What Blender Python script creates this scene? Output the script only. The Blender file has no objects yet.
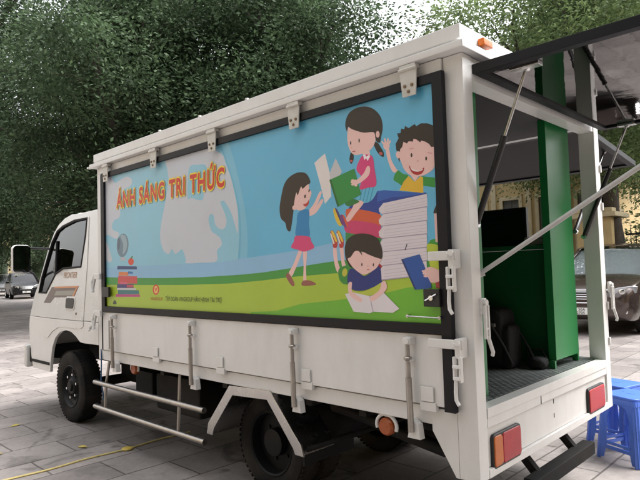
import bpy, bmesh, math, random
import numpy as np
from mathutils import Vector, Matrix
R = math.radians
rnd = random.Random(7)
scene = bpy.context.scene
col = scene.collection

# ------------------------------------------------------------------ camera
CAM = np.array([1.2692, -2.2585, 1.4244]); YAW, PITCH, ROLL, FPX = -0.7693, 0.0499, -0.0307, 570.0
def cam_axes():
    f = np.array([math.sin(YAW)*math.cos(PITCH), math.cos(YAW)*math.cos(PITCH), math.sin(PITCH)])
    r0 = np.cross(f, [0, 0, 1]); r0 /= np.linalg.norm(r0); u0 = np.cross(r0, f)
    r = math.cos(ROLL)*r0 + math.sin(ROLL)*u0; u = -math.sin(ROLL)*r0 + math.cos(ROLL)*u0
    return r, u, f
CR, CU, CF = cam_axes()
cd = bpy.data.cameras.new('camera'); cam = bpy.data.objects.new('camera', cd); col.objects.link(cam)
cd.sensor_width = 36; cd.lens = 36*FPX/640; cd.clip_start = 0.05; cd.clip_end = 900
cam.matrix_world = Matrix(((CR[0], CU[0], -CF[0], CAM[0]), (CR[1], CU[1], -CF[1], CAM[1]), (CR[2], CU[2], -CF[2], CAM[2]), (0, 0, 0, 1)))
scene.camera = cam
# ------------------------------------------------------------------ sky, sun, exposure
SUN_EL, SUN_AZ = R(60), R(42)          # azimuth of the sun measured from +x towards +y
w = bpy.data.worlds.new('World'); scene.world = w; w.use_nodes = True
nt = w.node_tree; nt.nodes.clear()
sky = nt.nodes.new('ShaderNodeTexSky'); sky.sky_type = 'NISHITA'; sky.sun_disc = False
sky.sun_elevation = SUN_EL; sky.sun_rotation = math.pi/2 - SUN_AZ; sky.air_density = 1.6; sky.dust_density = 5.0
hs = nt.nodes.new('ShaderNodeHueSaturation'); hs.inputs['Saturation'].default_value = 0.12
bg = nt.nodes.new('ShaderNodeBackground'); bg.inputs['Strength'].default_value = 0.15
wo = nt.nodes.new('ShaderNodeOutputWorld')
nt.links.new(sky.outputs[0], hs.inputs['Color']); wb = nt.nodes.new('ShaderNodeMix'); wb.data_type = 'RGBA'; wb.blend_type = 'MULTIPLY'; wb.inputs[0].default_value = 1; wb.inputs[7].default_value = (.985, .985, 1.0, 1)      # warm veil of the overcast
nt.links.new(hs.outputs[0], wb.inputs[6]); nt.links.new(wb.outputs[2], bg.inputs['Color']); nt.links.new(bg.outputs[0], wo.inputs[0])
sl = bpy.data.lights.new('sun', 'SUN'); sl.energy = 0.95; sl.angle = R(30); sl.color = (1, .965, .92)
so = bpy.data.objects.new('sun', sl); col.objects.link(so)
sd = Vector((math.cos(SUN_AZ)*math.cos(SUN_EL), math.sin(SUN_AZ)*math.cos(SUN_EL), math.sin(SUN_EL)))
so.rotation_euler = sd.to_track_quat('Z', 'Y').to_euler(); so.location = (4, -6, 12)
vs = scene.view_settings; vs.view_transform = 'Standard'; vs.look = 'None'; vs.gamma = 1; vs.use_curve_mapping = False
vs.exposure = 1.68

# ------------------------------------------------------------------ measuring helpers: a point of a real surface from its place in the photo
def ray(x, y): return CF + CR*(x-320)/FPX - CU*(y-240)/FPX
def at(x, y, ax, val):
    d = ray(x, y); t = (val - CAM[ax])/d[ax]; return Vector(CAM + t*d)

# ------------------------------------------------------------------ materials
MATS = {}
def srgb(c):
    return tuple(((v/255)/12.92 if v/255 <= .04045 else ((v/255+.055)/1.055)**2.4) for v in c)
def mat(name, c, rough=.5, metal=0.0, spec=.5, noise=0.0, nscale=6, bump=0.0, bscale=60, trans=0.0, coat=0.0, ior=None):
    if name in MATS: return MATS[name]
    m = bpy.data.materials.new(name); m.use_nodes = True; n = m.node_tree; p = n.nodes['Principled BSDF']
    p.inputs['Base Color'].default_value = (*c, 1); p.inputs['Roughness'].default_value = rough; p.inputs['Metallic'].default_value = metal
    p.inputs['Specular IOR Level'].default_value = spec; p.inputs['Transmission Weight'].default_value = trans; p.inputs['Coat Weight'].default_value = coat
    if ior: p.inputs['IOR'].default_value = ior
    tc = n.nodes.new('ShaderNodeTexCoord')
    if noise:
        t = n.nodes.new('ShaderNodeTexNoise'); t.inputs['Scale'].default_value = nscale; t.inputs['Detail'].default_value = 6; t.inputs['Roughness'].default_value = .65
        n.links.new(tc.outputs['Object'], t.inputs['Vector'])
        r = n.nodes.new('ShaderNodeMapRange'); r.inputs[1].default_value = .3; r.inputs[2].default_value = .7; r.inputs[3].default_value = 1-noise; r.inputs[4].default_value = 1+noise*.6
        n.links.new(t.outputs[0], r.inputs[0])
        x = n.nodes.new('ShaderNodeMix'); x.data_type = 'RGBA'; x.blend_type = 'MULTIPLY'; x.inputs[0].default_value = 1; x.inputs[6].default_value = (*c, 1)
        n.links.new(r.outputs[0], x.inputs[7]); n.links.new(x.outputs[2], p.inputs['Base Color'])
        r2 = n.nodes.new('ShaderNodeMapRange'); r2.inputs[1].default_value = .3; r2.inputs[2].default_value = .7; r2.inputs[3].default_value = max(.03, rough-.04); r2.inputs[4].default_value = min(1, rough+.05)
        n.links.new(t.outputs[0], r2.inputs[0]); n.links.new(r2.outputs[0], p.inputs['Roughness'])
    if bump:
        t = n.nodes.new('ShaderNodeTexNoise'); t.inputs['Scale'].default_value = bscale; t.inputs['Detail'].default_value = 4
        n.links.new(tc.outputs['Object'], t.inputs['Vector'])
        b = n.nodes.new('ShaderNodeBump'); b.inputs['Strength'].default_value = bump; b.inputs['Distance'].default_value = .01
        n.links.new(t.outputs[0], b.inputs['Height']); n.links.new(b.outputs[0], p.inputs['Normal'])
    MATS[name] = m; return m
def pr(r, g, b):      # printed ink of the panel graphic
    return mat('print_%02x%02x%02x' % (r, g, b), srgb((r, g, b)), .34, noise=.05, nscale=3, bump=.22, bscale=2.2)

M_WHITE = mat('white_body_paint', (.76, .75, .735), .32, noise=.035, nscale=1.6, bump=.02, bscale=7, coat=.2)
M_CAB = mat('white_cab_paint', (.74, .73, .705), .25, noise=.025, nscale=1.0, coat=.4)
M_BLK = mat('black_frame_paint', (.006, .006, .009), .5, spec=.3, noise=.2, nscale=9)
M_RUB = mat('black_rubber', (.008, .008, .009), .7, spec=.3, noise=.3, nscale=8, bump=.2, bscale=50)
M_TYRE = mat('tyre_rubber', (.007, .0067, .0066), .85, spec=.25, noise=.35, nscale=6, bump=.15, bscale=40)
M_RIM = mat('dark_wheel_paint', (.008, .008, .0085), .55, spec=.25, noise=.3, nscale=10)
M_STEEL = mat('stainless_steel', (.50, .49, .48), .25, 1, noise=.08, nscale=14)
M_DULL = mat('dull_steel_tube', (.40, .37, .34), .34, 1, noise=.2, nscale=18)
M_GALV = mat('bright_bolt_steel', (.7, .7, .7), .25, 1)
M_CHAS = mat('black_chassis_paint', (.005, .005, .005), .7, spec=.25, noise=.4, nscale=5)
def thin_glass(name, tint, k=1.7):
    m = bpy.data.materials.new(name); m.use_nodes = True; n = m.node_tree; n.nodes.clear(); L = n.links.new
    f = n.nodes.new('ShaderNodeFresnel'); f.inputs[0].default_value = 1.52; t = n.nodes.new('ShaderNodeBsdfTransparent'); t.inputs[0].default_value = (*tint, 1)
    g_ = n.nodes.new('ShaderNodeBsdfGlossy'); g_.inputs['Roughness'].default_value = .015; mm = n.nodes.new('ShaderNodeMath'); mm.operation = 'MULTIPLY'; mm.inputs[1].default_value = k; mm.use_clamp = True
    x = n.nodes.new('ShaderNodeMixShader'); o = n.nodes.new('ShaderNodeOutputMaterial'); L(f.outputs[0], mm.inputs[0]); L(mm.outputs[0], x.inputs[0]); L(t.outputs[0], x.inputs[1]); L(g_.outputs[0], x.inputs[2]); L(x.outputs[0], o.inputs[0]); return m
M_GLASS = thin_glass('thin_window_glass', (.62, .68, .66))
M_SCREEN = thin_glass('reflective_windscreen_glass', (.8, .84, .84), 5.0)
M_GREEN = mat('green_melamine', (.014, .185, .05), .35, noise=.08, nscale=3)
M_MIRR = mat('dark_gloss_laminate', (.06, .052, .054), .03, .95, bump=.10, bscale=4)
M_BLKPL = mat('black_plastic', (.012, .012, .013), .4, noise=.2, nscale=10)
M_CLOTH = mat('black_nylon', (.011, .011, .013), .85, noise=.35, nscale=14, bump=.35, bscale=140)
M_AMBD = mat('shaded_amber_lens', (.36, .075, .012), .3, noise=.2, nscale=40)  # same amber, darkened: shade on the side markers put into the colour
M_AMB = mat('amber_lens', (.75, .17, .015), .25, noise=.1, nscale=40)  # brighter amber: sunlight on the roof marker lamps put into the colour
M_RED = mat('red_lens', (.42, .008, .016), .22, spec=.4, noise=.12, nscale=14, bump=.12, bscale=90)
M_INT = mat('dark_cab_trim', (.03, .029, .03), .75, noise=.25, nscale=6)
M_SEAT = mat('grey_seat_cloth', (.09, .09, .095), .9, noise=.2, nscale=20)
M_BLUE = mat('blue_stool_plastic', (.09, .20, .74), .3, noise=.1, nscale=6)
M_YEL = mat('yellow_cord', (.62, .5, .2), .7, noise=.25, nscale=30)
M_ALU = mat('grey_white_pole_paint', (.5, .49, .48), .35, noise=.1, nscale=12)

M_MIRD = mat('laminate_dark_reflection', (.010, .0085, .009), .5, spec=.1)  # matte near-black; the dark reflection under the side hatch is put into the colour
def checker_plate():
    m = bpy.data.materials.new('checker_plate_floor'); m.use_nodes = True; n = m.node_tree; p = n.nodes['Principled BSDF']
    tc = n.nodes.new('ShaderNodeTexCoord'); mp = n.nodes.new('ShaderNodeMapping'); mp.inputs['Rotation'].default_value = (0, 0, R(45)); mp.inputs['Scale'].default_value = (28, 28, 28)
    ck = n.nodes.new('ShaderNodeTexVoronoi'); ck.distance = 'CHEBYCHEV'; ck.inputs['Scale'].default_value = 1; ck.inputs['Randomness'].default_value = .15
    n.links.new(tc.outputs['Object'], mp.inputs[0]); n.links.new(mp.outputs[0], ck.inputs['Vector'])
    r = n.nodes.new('ShaderNodeMapRange'); r.inputs[1].default_value = .15; r.inputs[2].default_value = .4; r.inputs[3].default_value = 1; r.inputs[4].default_value = 0
    n.links.new(ck.outputs[0], r.inputs[0])
    cr = n.nodes.new('ShaderNodeMix'); cr.data_type = 'RGBA'; cr.inputs[6].default_value = (.10, .115, .115, 1); cr.inputs[7].default_value = (.30, .32, .31, 1)
    n.links.new(r.outputs[0], cr.inputs[0]); n.links.new(cr.outputs[2], p.inputs['Base Color'])
    b = n.nodes.new('ShaderNodeBump'); b.inputs['Strength'].default_value = .6; b.inputs['Distance'].default_value = .004
    n.links.new(r.outputs[0], b.inputs['Height']); n.links.new(b.outputs[0], p.inputs['Normal'])
    p.inputs['Metallic'].default_value = .5; p.inputs['Roughness'].default_value = .42
    return m
M_CHECK = checker_plate()

def paving():
    m = bpy.data.materials.new('stone_paving'); m.use_nodes = True; n = m.node_tree; p = n.nodes['Principled BSDF']; L = n.links.new
    tc = n.nodes.new('ShaderNodeTexCoord'); mp = n.nodes.new('ShaderNodeMapping'); mp.inputs['Rotation'].default_value = (0, 0, R(90)); mp.inputs['Location'].default_value = (-.29, .115, 0)
    L(tc.outputs['Object'], mp.inputs[0])
    wn = n.nodes.new('ShaderNodeTexNoise'); wn.inputs['Scale'].default_value = 3.0; L(mp.outputs[0], wn.inputs['Vector'])
    wa = n.nodes.new('ShaderNodeVectorMath'); wa.operation = 'MULTIPLY_ADD'; wa.inputs[1].default_value = (.02, .02, 0); L(wn.outputs['Color'], wa.inputs[0]); L(mp.outputs[0], wa.inputs[2])
    br = n.nodes.new('ShaderNodeTexBrick'); br.offset = .5; br.inputs['Scale'].default_value = 1; br.inputs['Brick Width'].default_value = .70; br.inputs['Row Height'].default_value = .42
    br.inputs['Mortar Size'].default_value = .009; br.inputs['Mortar Smooth'].default_value = .5; br.inputs['Bias'].default_value = 0
    br.inputs['Color1'].default_value = (.215, .19, .18, 1); br.inputs['Color2'].default_value = (.295, .265, .25, 1); br.inputs['Mortar'].default_value = (.105, .09, .083, 1)
    L(wa.outputs[0], br.inputs['Vector'])
    n1 = n.nodes.new('ShaderNodeTexNoise'); n1.inputs['Scale'].default_value = 1.1; n1.inputs['Detail'].default_value = 8; n1.inputs['Roughness'].default_value = .7; L(tc.outputs['Object'], n1.inputs['Vector'])
    r1 = n.nodes.new('ShaderNodeMapRange'); r1.inputs[1].default_value = .3; r1.inputs[2].default_value = .7; r1.inputs[3].default_value = .62; r1.inputs[4].default_value = 1.22; L(n1.outputs[0], r1.inputs[0])
    n2 = n.nodes.new('ShaderNodeTexNoise'); n2.inputs['Scale'].default_value = 22; n2.inputs['Detail'].default_value = 8; n2.inputs['Roughness'].default_value = .75; L(tc.outputs['Object'], n2.inputs['Vector'])
    r2 = n.nodes.new('ShaderNodeMapRange'); r2.inputs[1].default_value = .3; r2.inputs[2].default_value = .7; r2.inputs[3].default_value = .85; r2.inputs[4].default_value = 1.12; L(n2.outputs[0], r2.inputs[0])
    mu = n.nodes.new('ShaderNodeMath'); mu.operation = 'MULTIPLY'; L(r1.outputs[0], mu.inputs[0]); L(r2.outputs[0], mu.inputs[1])
    # oily blotches with a shape of their own
    n3 = n.nodes.new('ShaderNodeTexNoise'); n3.inputs['Scale'].default_value = 2.7; n3.inputs['Detail'].default_value = 5; n3.inputs['Distortion'].default_value = 1.2; L(tc.outputs['Object'], n3.inputs['Vector'])
    r3 = n.nodes.new('ShaderNodeMapRange'); r3.inputs[1].default_value = .58; r3.inputs[2].default_value = .70; r3.inputs[3].default_value = 1; r3.inputs[4].default_value = .5; L(n3.outputs[0], r3.inputs[0])
    m2 = n.nodes.new('ShaderNodeMath'); m2.operation = 'MULTIPLY'; L(mu.outputs[0], m2.inputs[0]); L(r3.outputs[0], m2.inputs[1])
    mx = n.nodes.new('ShaderNodeMix'); mx.data_type = 'RGBA'; mx.blend_type = 'MULTIPLY'; mx.inputs[0].default_value = 1; L(br.outputs['Color'], mx.inputs[6]); L(m2.outputs[0], mx.inputs[7])
    L(mx.outputs[2], p.inputs['Base Color'])
    ad = n.nodes.new('ShaderNodeMath'); ad.operation = 'MULTIPLY_ADD'; ad.inputs[1].default_value = -1.0; L(br.outputs['Fac'], ad.inputs[0]); L(n2.outputs[0], ad.inputs[2])
    b = n.nodes.new('ShaderNodeBump'); b.inputs['Strength'].default_value = .5; b.inputs['Distance'].default_value = .006; L(ad.outputs[0], b.inputs['Height']); L(b.outputs[0], p.inputs['Normal'])
    p.inputs['Roughness'].default_value = .62; p.inputs['Specular IOR Level'].default_value = .35
    return m
M_PAVE = paving()

def leafmat(name, c1, c2, trans):
    m = bpy.data.materials.new(name); m.use_nodes = True; n = m.node_tree; n.nodes.clear(); L = n.links.new
    g = n.nodes.new('ShaderNodeNewGeometry'); cr = n.nodes.new('ShaderNodeMix'); cr.data_type = 'RGBA'; cr.inputs[6].default_value = (*c1, 1); cr.inputs[7].default_value = (*c2, 1)
    L(g.outputs['Random Per Island'], cr.inputs[0])
    d = n.nodes.new('ShaderNodeBsdfPrincipled'); d.inputs['Roughness'].default_value = .62; d.inputs['Specular IOR Level'].default_value = .3
    tc = n.nodes.new('ShaderNodeTexCoord'); nz = n.nodes.new('ShaderNodeTexNoise'); nz.inputs['Scale'].default_value = .9; nz.inputs['Detail'].default_value = 3; L(tc.outputs['Object'], nz.inputs['Vector'])
    mr = n.nodes.new('ShaderNodeMapRange'); mr.inputs[1].default_value = .35; mr.inputs[2].default_value = .65; mr.inputs[3].default_value = .5; mr.inputs[4].default_value = 1.45; L(nz.outputs[0], mr.inputs[0])
    c0 = cr; cr = n.nodes.new('ShaderNodeMix'); cr.data_type = 'RGBA'; cr.blend_type = 'MULTIPLY'; cr.inputs[0].default_value = 1; L(c0.outputs[2], cr.inputs[6]); L(mr.outputs[0], cr.inputs[7])
    L(cr.outputs[2], d.inputs['Base Color'])
    t = n.nodes.new('ShaderNodeBsdfTranslucent'); L(cr.outputs[2], t.inputs['Color'])
    mx = n.nodes.new('ShaderNodeMixShader'); mx.inputs[0].default_value = trans; L(d.outputs[0], mx.inputs[1]); L(t.outputs[0], mx.inputs[2])
    o = n.nodes.new('ShaderNodeOutputMaterial'); L(mx.outputs[0], o.inputs[0]); return m
M_LEAFD = leafmat('dark_leaves', (.038, .068, .033), (.095, .145, .072), .34)
M_LEAFL = leafmat('light_leaves', (.10, .15, .06), (.20, .265, .11), .5)
M_BARK = mat('bark', (.075, .06, .048), .9, noise=.4, nscale=5, bump=.6, bscale=14)

def grime(m, dirt, amount, streak=(5, 5, .7), patch=1.3):
    n = m.node_tree; p = n.nodes['Principled BSDF']; L = n.links.new; src = p.inputs['Base Color'].links[0].from_socket
    tc = n.nodes.new('ShaderNodeTexCoord'); mp = n.nodes.new('ShaderNodeMapping'); mp.inputs['Scale'].default_value = streak; L(tc.outputs['Object'], mp.inputs[0])
    a = n.nodes.new('ShaderNodeTexNoise'); a.inputs['Scale'].default_value = 2.2; a.inputs['Detail'].default_value = 7; a.inputs['Roughness'].default_value = .7; L(mp.outputs[0], a.inputs['Vector'])
    b = n.nodes.new('ShaderNodeTexNoise'); b.inputs['Scale'].default_value = patch; b.inputs['Detail'].default_value = 3; L(tc.outputs['Object'], b.inputs['Vector'])
    mu = n.nodes.new('ShaderNodeMath'); mu.operation = 'MULTIPLY'; L(a.outputs[0], mu.inputs[0]); L(b.outputs[0], mu.inputs[1])
    r = n.nodes.new('ShaderNodeMapRange'); r.inputs[1].default_value = .2; r.inputs[2].default_value = .42; r.inputs[3].default_value = 0; r.inputs[4].default_value = amount; L(mu.outputs[0], r.inputs[0])
    x = n.nodes.new('ShaderNodeMix'); x.data_type = 'RGBA'; x.inputs[7].default_value = (*dirt, 1); L(r.outputs[0], x.inputs[0]); L(src, x.inputs[6]); L(x.outputs[2], p.inputs['Base Color'])
grime(M_WHITE, (.36, .32, .27), .2, (3, 3, 1.1), 1.1); grime(M_CAB, (.38, .34, .29), .14, (3, 3, 1.2), 1.1); grime(M_TYRE, (.075, .062, .05), .55, (1, 1, 1), 2.5); grime(M_CHAS, (.06, .05, .04), .35, (1, 1, 1), 2)
# ------------------------------------------------------------------ mesh builders
OFF = {}
def tag(o, label=None, cat=None, group=None, kind=None):
    if label: o['label'] = label
    if cat: o['category'] = cat
    if group: o['group'] = group
    if kind: o['kind'] = kind
    return o
def thing(name, label, cat, loc=(0, 0, 0), rz=0, group=None):
    o = bpy.data.objects.new(name, None); col.objects.link(o); o.location = loc; o.rotation_euler = (0, 0, rz); o.empty_display_size = .2
    OFF[o] = Vector((0, 0, 0)); return tag(o, label, cat, group)
class MB:
    def __init__(s): s.bm = bmesh.new(); s.mi = 0
    def _new(s, n0):
        for f in list(s.bm.faces)[n0:]: f.material_index = s.mi
        return s
    def box(s, c, d, bev=0.0, rot=None, seg=2):
        n0 = len(s.bm.faces)
        b = bmesh.new(); bmesh.ops.create_cube(b, size=1)
        for v in b.verts: v.co = Vector((v.co.x*d[0], v.co.y*d[1], v.co.z*d[2]))
        if bev: bmesh.ops.bevel(b, geom=list(b.edges), offset=bev, segments=seg, profile=.5, affect='EDGES')
        Mx = Matrix.Translation(c) @ (rot if rot else Matrix.Identity(4))
        s.merge(b, lambda p: Mx @ p); return s._new(n0)
    def lohi(s, a, b, bev=0.0): return s.box(((a[0]+b[0])/2, (a[1]+b[1])/2, (a[2]+b[2])/2), (abs(b[0]-a[0]), abs(b[1]-a[1]), abs(b[2]-a[2])), bev)
    def merge(s, b, fn):
        mp = {}
        for v in b.verts: mp[v] = s.bm.verts.new(fn(v.co))
        for f in b.faces:
            try: s.bm.faces.new([mp[v] for v in f.verts])
            except ValueError: pass
        b.free()
    def tube(s, path, r, seg=12, cap=True):
        n0 = len(s.bm.faces); path = [Vector(p) for p in path]; rs = r if isinstance(r, (list, tuple)) else [r]*len(path); rings = []
        up = None
        for i, p in enumerate(path):
            t = (path[min(i+1, len(path)-1)] - path[max(i-1, 0)]).normalized()
            if up is None: up = Vector((0, 0, 1)) if abs(t.z) < .9 else Vector((0, 1, 0))
            a = t.cross(up); a.normalize(); b = a.cross(t).normalized(); up = b
            rings.append([s.bm.verts.new(p + rs[i]*(math.cos(2*math.pi*k/seg)*a + math.sin(2*math.pi*k/seg)*b)) for k in range(seg)])
        for i in range(len(rings)-1):
            for k in range(seg): s.bm.faces.new((rings[i][k], rings[i][(k+1) % seg], rings[i+1][(k+1) % seg], rings[i+1][k]))
        if cap: s.bm.faces.new(rings[0][::-1]); s.bm.faces.new(rings[-1])
        return s._new(n0)
    def lathe(s, prof, c, axis='y', seg=40, close=False):
        n0 = len(s.bm.faces); c = Vector(c); rings = []
        for r, h in prof:
            ring = []
            for k in range(seg):
                a = 2*math.pi*k/seg; u, v = r*math.cos(a), r*math.sin(a)
                q = {'y': (u, h, v), 'z': (u, v, h), 'x': (h, u, v)}[axis]; ring.append(s.bm.verts.new(c+Vector(q)))
            rings.append(ring)
        for i in range(len(rings)-1):
            for k in range(seg): s.bm.faces.new((rings[i][k], rings[i][(k+1) % seg], rings[i+1][(k+1) % seg], rings[i+1][k]))
        if not close: s.bm.faces.new(rings[0][::-1]); s.bm.faces.new(rings[-1])
        else:
            for k in range(seg): s.bm.faces.new((rings[-1][k], rings[-1][(k+1) % seg], rings[0][(k+1) % seg], rings[0][k]))
        return s._new(n0)
    def fill(s, loops, fn, thick=0.0, bev=0.0, res=1):
        """flat shape with holes: loops of (a,b); fn maps (a,b,h) to 3-D; h spans +-thick"""
        n0 = len(s.bm.faces); cu = bpy.data.curves.new('tmp', 'CURVE'); cu.dimensions = '2D'; cu.fill_mode = 'BOTH'; cu.extrude = max(0, thick-bev); cu.bevel_depth = bev; cu.bevel_resolution = res; cu.offset = -bev
        for lp in loops:
            sp = cu.splines.new('POLY'); sp.points.add(len(lp)-1)
            for q, (a, b) in zip(sp.points, lp): q.co = (a, b, 0, 1)
            sp.use_cyclic_u = True
        ob = bpy.data.objects.new('tmp', cu); col.objects.link(ob); dg = bpy.context.evaluated_depsgraph_get(); dg.update()
        me = bpy.data.meshes.new_from_object(ob.evaluated_get(dg)); b = bmesh.new(); b.from_mesh(me); bmesh.ops.remove_doubles(b, verts=b.verts, dist=1e-5)
        s.merge(b, lambda p: Vector(fn(p.x, p.y, p.z)))
        bpy.data.objects.remove(ob); bpy.data.curves.remove(cu); bpy.data.meshes.remove(me); return s._new(n0)
    def prism(s, pts, axis, lo, hi, bev=0.0):
        fn = {'x': lambda a, b, h: (h+(lo+hi)/2, a, b), 'y': lambda a, b, h: (a, h+(lo+hi)/2, b), 'z': lambda a, b, h: (a, b, h+(lo+hi)/2)}[axis]
        return s.fill([pts], fn, (hi-lo)/2, bev)
    def poly(s, pts):
        n0 = len(s.bm.faces); s.bm.faces.new([s.bm.verts.new(p) for p in pts]); return s._new(n0)
    def grid(s, rows, closed=False):
        n0 = len(s.bm.faces); vv = [[s.bm.verts.new(p) for p in r] for r in rows]
        for i in range(len(vv)-1):
            n = len(vv[i])
            for k in range(n if closed else n-1): s.bm.faces.new((vv[i][k], vv[i][(k+1) % n], vv[i+1][(k+1) % n], vv[i+1][k]))
        return s._new(n0)
    def done(s, name, mats, parent=None, ang=32):
        mats = mats if isinstance(mats, (list, tuple)) else [mats]
        me = bpy.data.meshes.new(name); off = OFF.get(parent, Vector((0, 0, 0)))
        bmesh.ops.recalc_face_normals(s.bm, faces=s.bm.faces)
        if off.length: bmesh.ops.translate(s.bm, verts=s.bm.verts, vec=-off)
        s.bm.to_mesh(me); s.bm.free()
        for m in mats: me.materials.append(m)
        me.shade_smooth(); me.set_sharp_from_angle(angle=R(ang))
        o = bpy.data.objects.new(name, me); col.objects.link(o)
        if len(me.polygons) < 6000: wn_m = o.modifiers.new('weighted_normal', 'WEIGHTED_NORMAL'); wn_m.keep_sharp = True; wn_m.weight = 60
        if parent: o.parent = parent; OFF[o] = off
        return o
def smooth(pts, k=5):
    out = []; n = len(pts)
    for i in range(n):
        p0, p1, p2, p3 = (np.array(pts[(i+j) % n], float) for j in (-1, 0, 1, 2))
        for q in range(k):
            t = q/k; out.append(tuple(.5*((2*p1)+(-p0+p2)*t+(2*p0-5*p1+4*p2-p3)*t*t+(-p0+3*p1-3*p2+p3)*t**3)))
    return out
def ell(cx, cy, rx, ry, rot=0, n=20):
    c, s_ = math.cos(R(rot)), math.sin(R(rot)); return [(cx+rx*math.cos(a)*c-ry*math.sin(a)*s_, cy+rx*math.cos(a)*s_+ry*math.sin(a)*c) for a in (2*math.pi*i/n for i in range(n))]
def rrect(x0, y0, x1, y1, r, n=4):
    out = []
    for cx, cy, a0 in ((x1-r, y1-r, 0), (x0+r, y1-r, 90), (x0+r, y0+r, 180), (x1-r, y0+r, 270)):
        for i in range(n+1): a = R(a0+90*i/n); out.append((cx+r*math.cos(a), cy+r*math.sin(a)))
    return out
def copy_tree(o, parent=None):
    c = o.copy(); col.objects.link(c); c.parent = parent
    for ch in [x for x in bpy.data.objects if x.parent == o]: copy_tree(ch, c)
    return c
def text_mesh(body, fn, size_x, size_z, bold=0.0, shear=0.0, bold_space=0.0):
    """text as a list of faces, fitted to size_x by size_z, mapped by fn(a,b)"""
    cu = bpy.data.curves.new('tmp', 'FONT'); cu.body = body; cu.offset = bold; cu.shear = shear; cu.resolution_u = 3; cu.space_character = 1.0+bold_space
    ob = bpy.data.objects.new('tmp', cu); col.objects.link(ob); dg = bpy.context.evaluated_depsgraph_get(); dg.update()
    me = bpy.data.meshes.new_from_object(ob.evaluated_get(dg)); b = bmesh.new(); b.from_mesh(me)
    bpy.data.objects.remove(ob); bpy.data.curves.remove(cu); bpy.data.meshes.remove(me); return b

# ------------------------------------------------------------------ ground
g = MB()
S = 260
g.poly([(-S, -S, 0), (S, -S, 0), (S, S, 0), (-S, S, 0)])
tag(g.done('paving', M_PAVE), kind='structure')

# ================================================================== THE TRUCK
truck = thing('box_truck', 'white box truck with a picture of reading children on its side and raised hatches', 'truck', (-1.9, .87, 0))
OFF[truck] = Vector((-1.9, .87, 0))
W = 1.74
def both(mb, a, b, bev=0.0):      # the same box on the left and on the right of the truck
    mb.lohi(a, b, bev); mb.lohi((a[0], W-a[1], a[2]), (b[0], W-b[1], b[2]), bev)

# ---- box frame
def piece(name, mt, parent, a, b, bev=0.0): q_ = MB(); q_.lohi(a, b, bev); return q_.done(name, mt, parent)
def flip(a): return (a[0], W-a[1], a[2])
for nm, a, b, bv in (('corner_post', (-.10, 0, .474), (0, .083, 2.372), .004), ('corner_post', (-3.665, 0, .69), (-3.60, .08, 2.372), .004), ('top_rail', (-3.598, -.012, 2.309), (-.102, .08, 2.371), .003), ('bed_rail', (-3.595, .002, .69), (-.232, .07, .773), .006)):
    piece(nm, M_WHITE, truck, a, b, bv); piece(nm, M_WHITE, truck, flip(a), flip(b), bv)
piece('rear_header', M_WHITE, truck, (-.092, .085, 2.262), (-.004, W-.085, 2.371), .003)
m = MB()     # roof: fascia, groove, projecting drip rail
m.lohi((-3.67, -.032, 2.425), (.012, W+.032, 2.496), .008)
m.lohi((-3.66, -.022, 2.408), (.002, W+.022, 2.427), 0)
m.lohi((-3.70, -.058, 2.374), (.038, W+.058, 2.410), .007)
roof = m.done('roof', M_WHITE, truck)
piece('rail_end', M_WHITE, roof, (-3.74, -.06, 2.376), (-3.703, -.03, 2.392), .003)
m = MB()
for x in (-2.55, -2.02, -1.5): m = MB(); m.tube([(x, -.02, 2.496), (x, -.02, 2.506)], .012, 8); m.done('roof_bolt', M_WHITE, roof)
m = MB(); m.lohi((.013, .125, 2.428), (.045, .215, 2.462), .006); m.done('marker_lamp', M_AMB, truck)
m = MB(); m.lohi((.013, W-.215, 2.428), (.045, W-.125, 2.462), .006); m.done('marker_lamp', M_AMB, truck)
m = MB(); m.lohi((-3.6, .09, 2.30), (-.11, W-.09, 2.33), 0); m.done('inner_ceiling', M_INT, truck)
m = MB(); m.lohi((-3.66, .085, .79), (-3.62, W-.085, 2.33), 0); m.done('front_wall', M_WHITE, truck)
m = MB(); m.lohi((-3.6, .02, .735), (-.07, W-.02, .782), .002); m.done('bed_floor', M_CHECK, truck)

# ---- closed side panel
YP = -.032
panel_o = [(-3.515, 1.111), (-.142, 1.111), (-.142, .768), (-.088, .768), (-.088, 2.306), (-3.515, 2.306)]
panel_i = [(-3.462, 1.158), (-.142, 1.158), (-.142, 2.262), (-3.462, 2.262)]
side_panel = MB().fill([panel_o, panel_i], lambda a, b, h: (a, h-.022, b), .016, .003).done('side_panel', M_BLK, truck)
m = MB(); m.lohi((-3.51, -.018, 1.115), (-.092, .02, 2.302)); m.done('panel_board', M_BLK, side_panel)

# the printed picture: flat inks laid one over another, 0.3 mm apart
ART = []
def region(x0, y0, sc):
    def to(pts): return [at(x0+px/sc, y0+py/sc, 1, -.024) for px, py in pts]
    return to
XL, XR, ZB, ZT = -3.466, -.139, 1.154, 2.266
def clip_poly(pts):
    pts = [(p[0], p[2]) for p in pts]
    for ax, lim, sg in ((0, XL, 1), (0, XR, -1), (1, ZB, 1), (1, ZT, -1)):
        out = []
        for i in range(len(pts)):
            a, b = pts[i-1], pts[i]; ia = sg*(a[ax]-lim) >= 0; ib = sg*(b[ax]-lim) >= 0
            if ia != ib:
                t = (lim-a[ax])/(b[ax]-a[ax]); out.append((a[0]+t*(b[0]-a[0]), a[1]+t*(b[1]-a[1])))
            if ib: out.append(b)
        pts = out
        if not pts: return []
    return pts
def ink(reg, pts, c, sm=True):
    q = clip_poly(reg(smooth(pts, 4) if sm else pts))
    if len(q) >= 3: ART.append((q, c))
ID = region(0, 0, 1); A = region(260, 80, 3.2); B = region(260, 180, 3.2); L1 = region(90, 120, 3.2); L2 = region(90, 220, 3.2)
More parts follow.
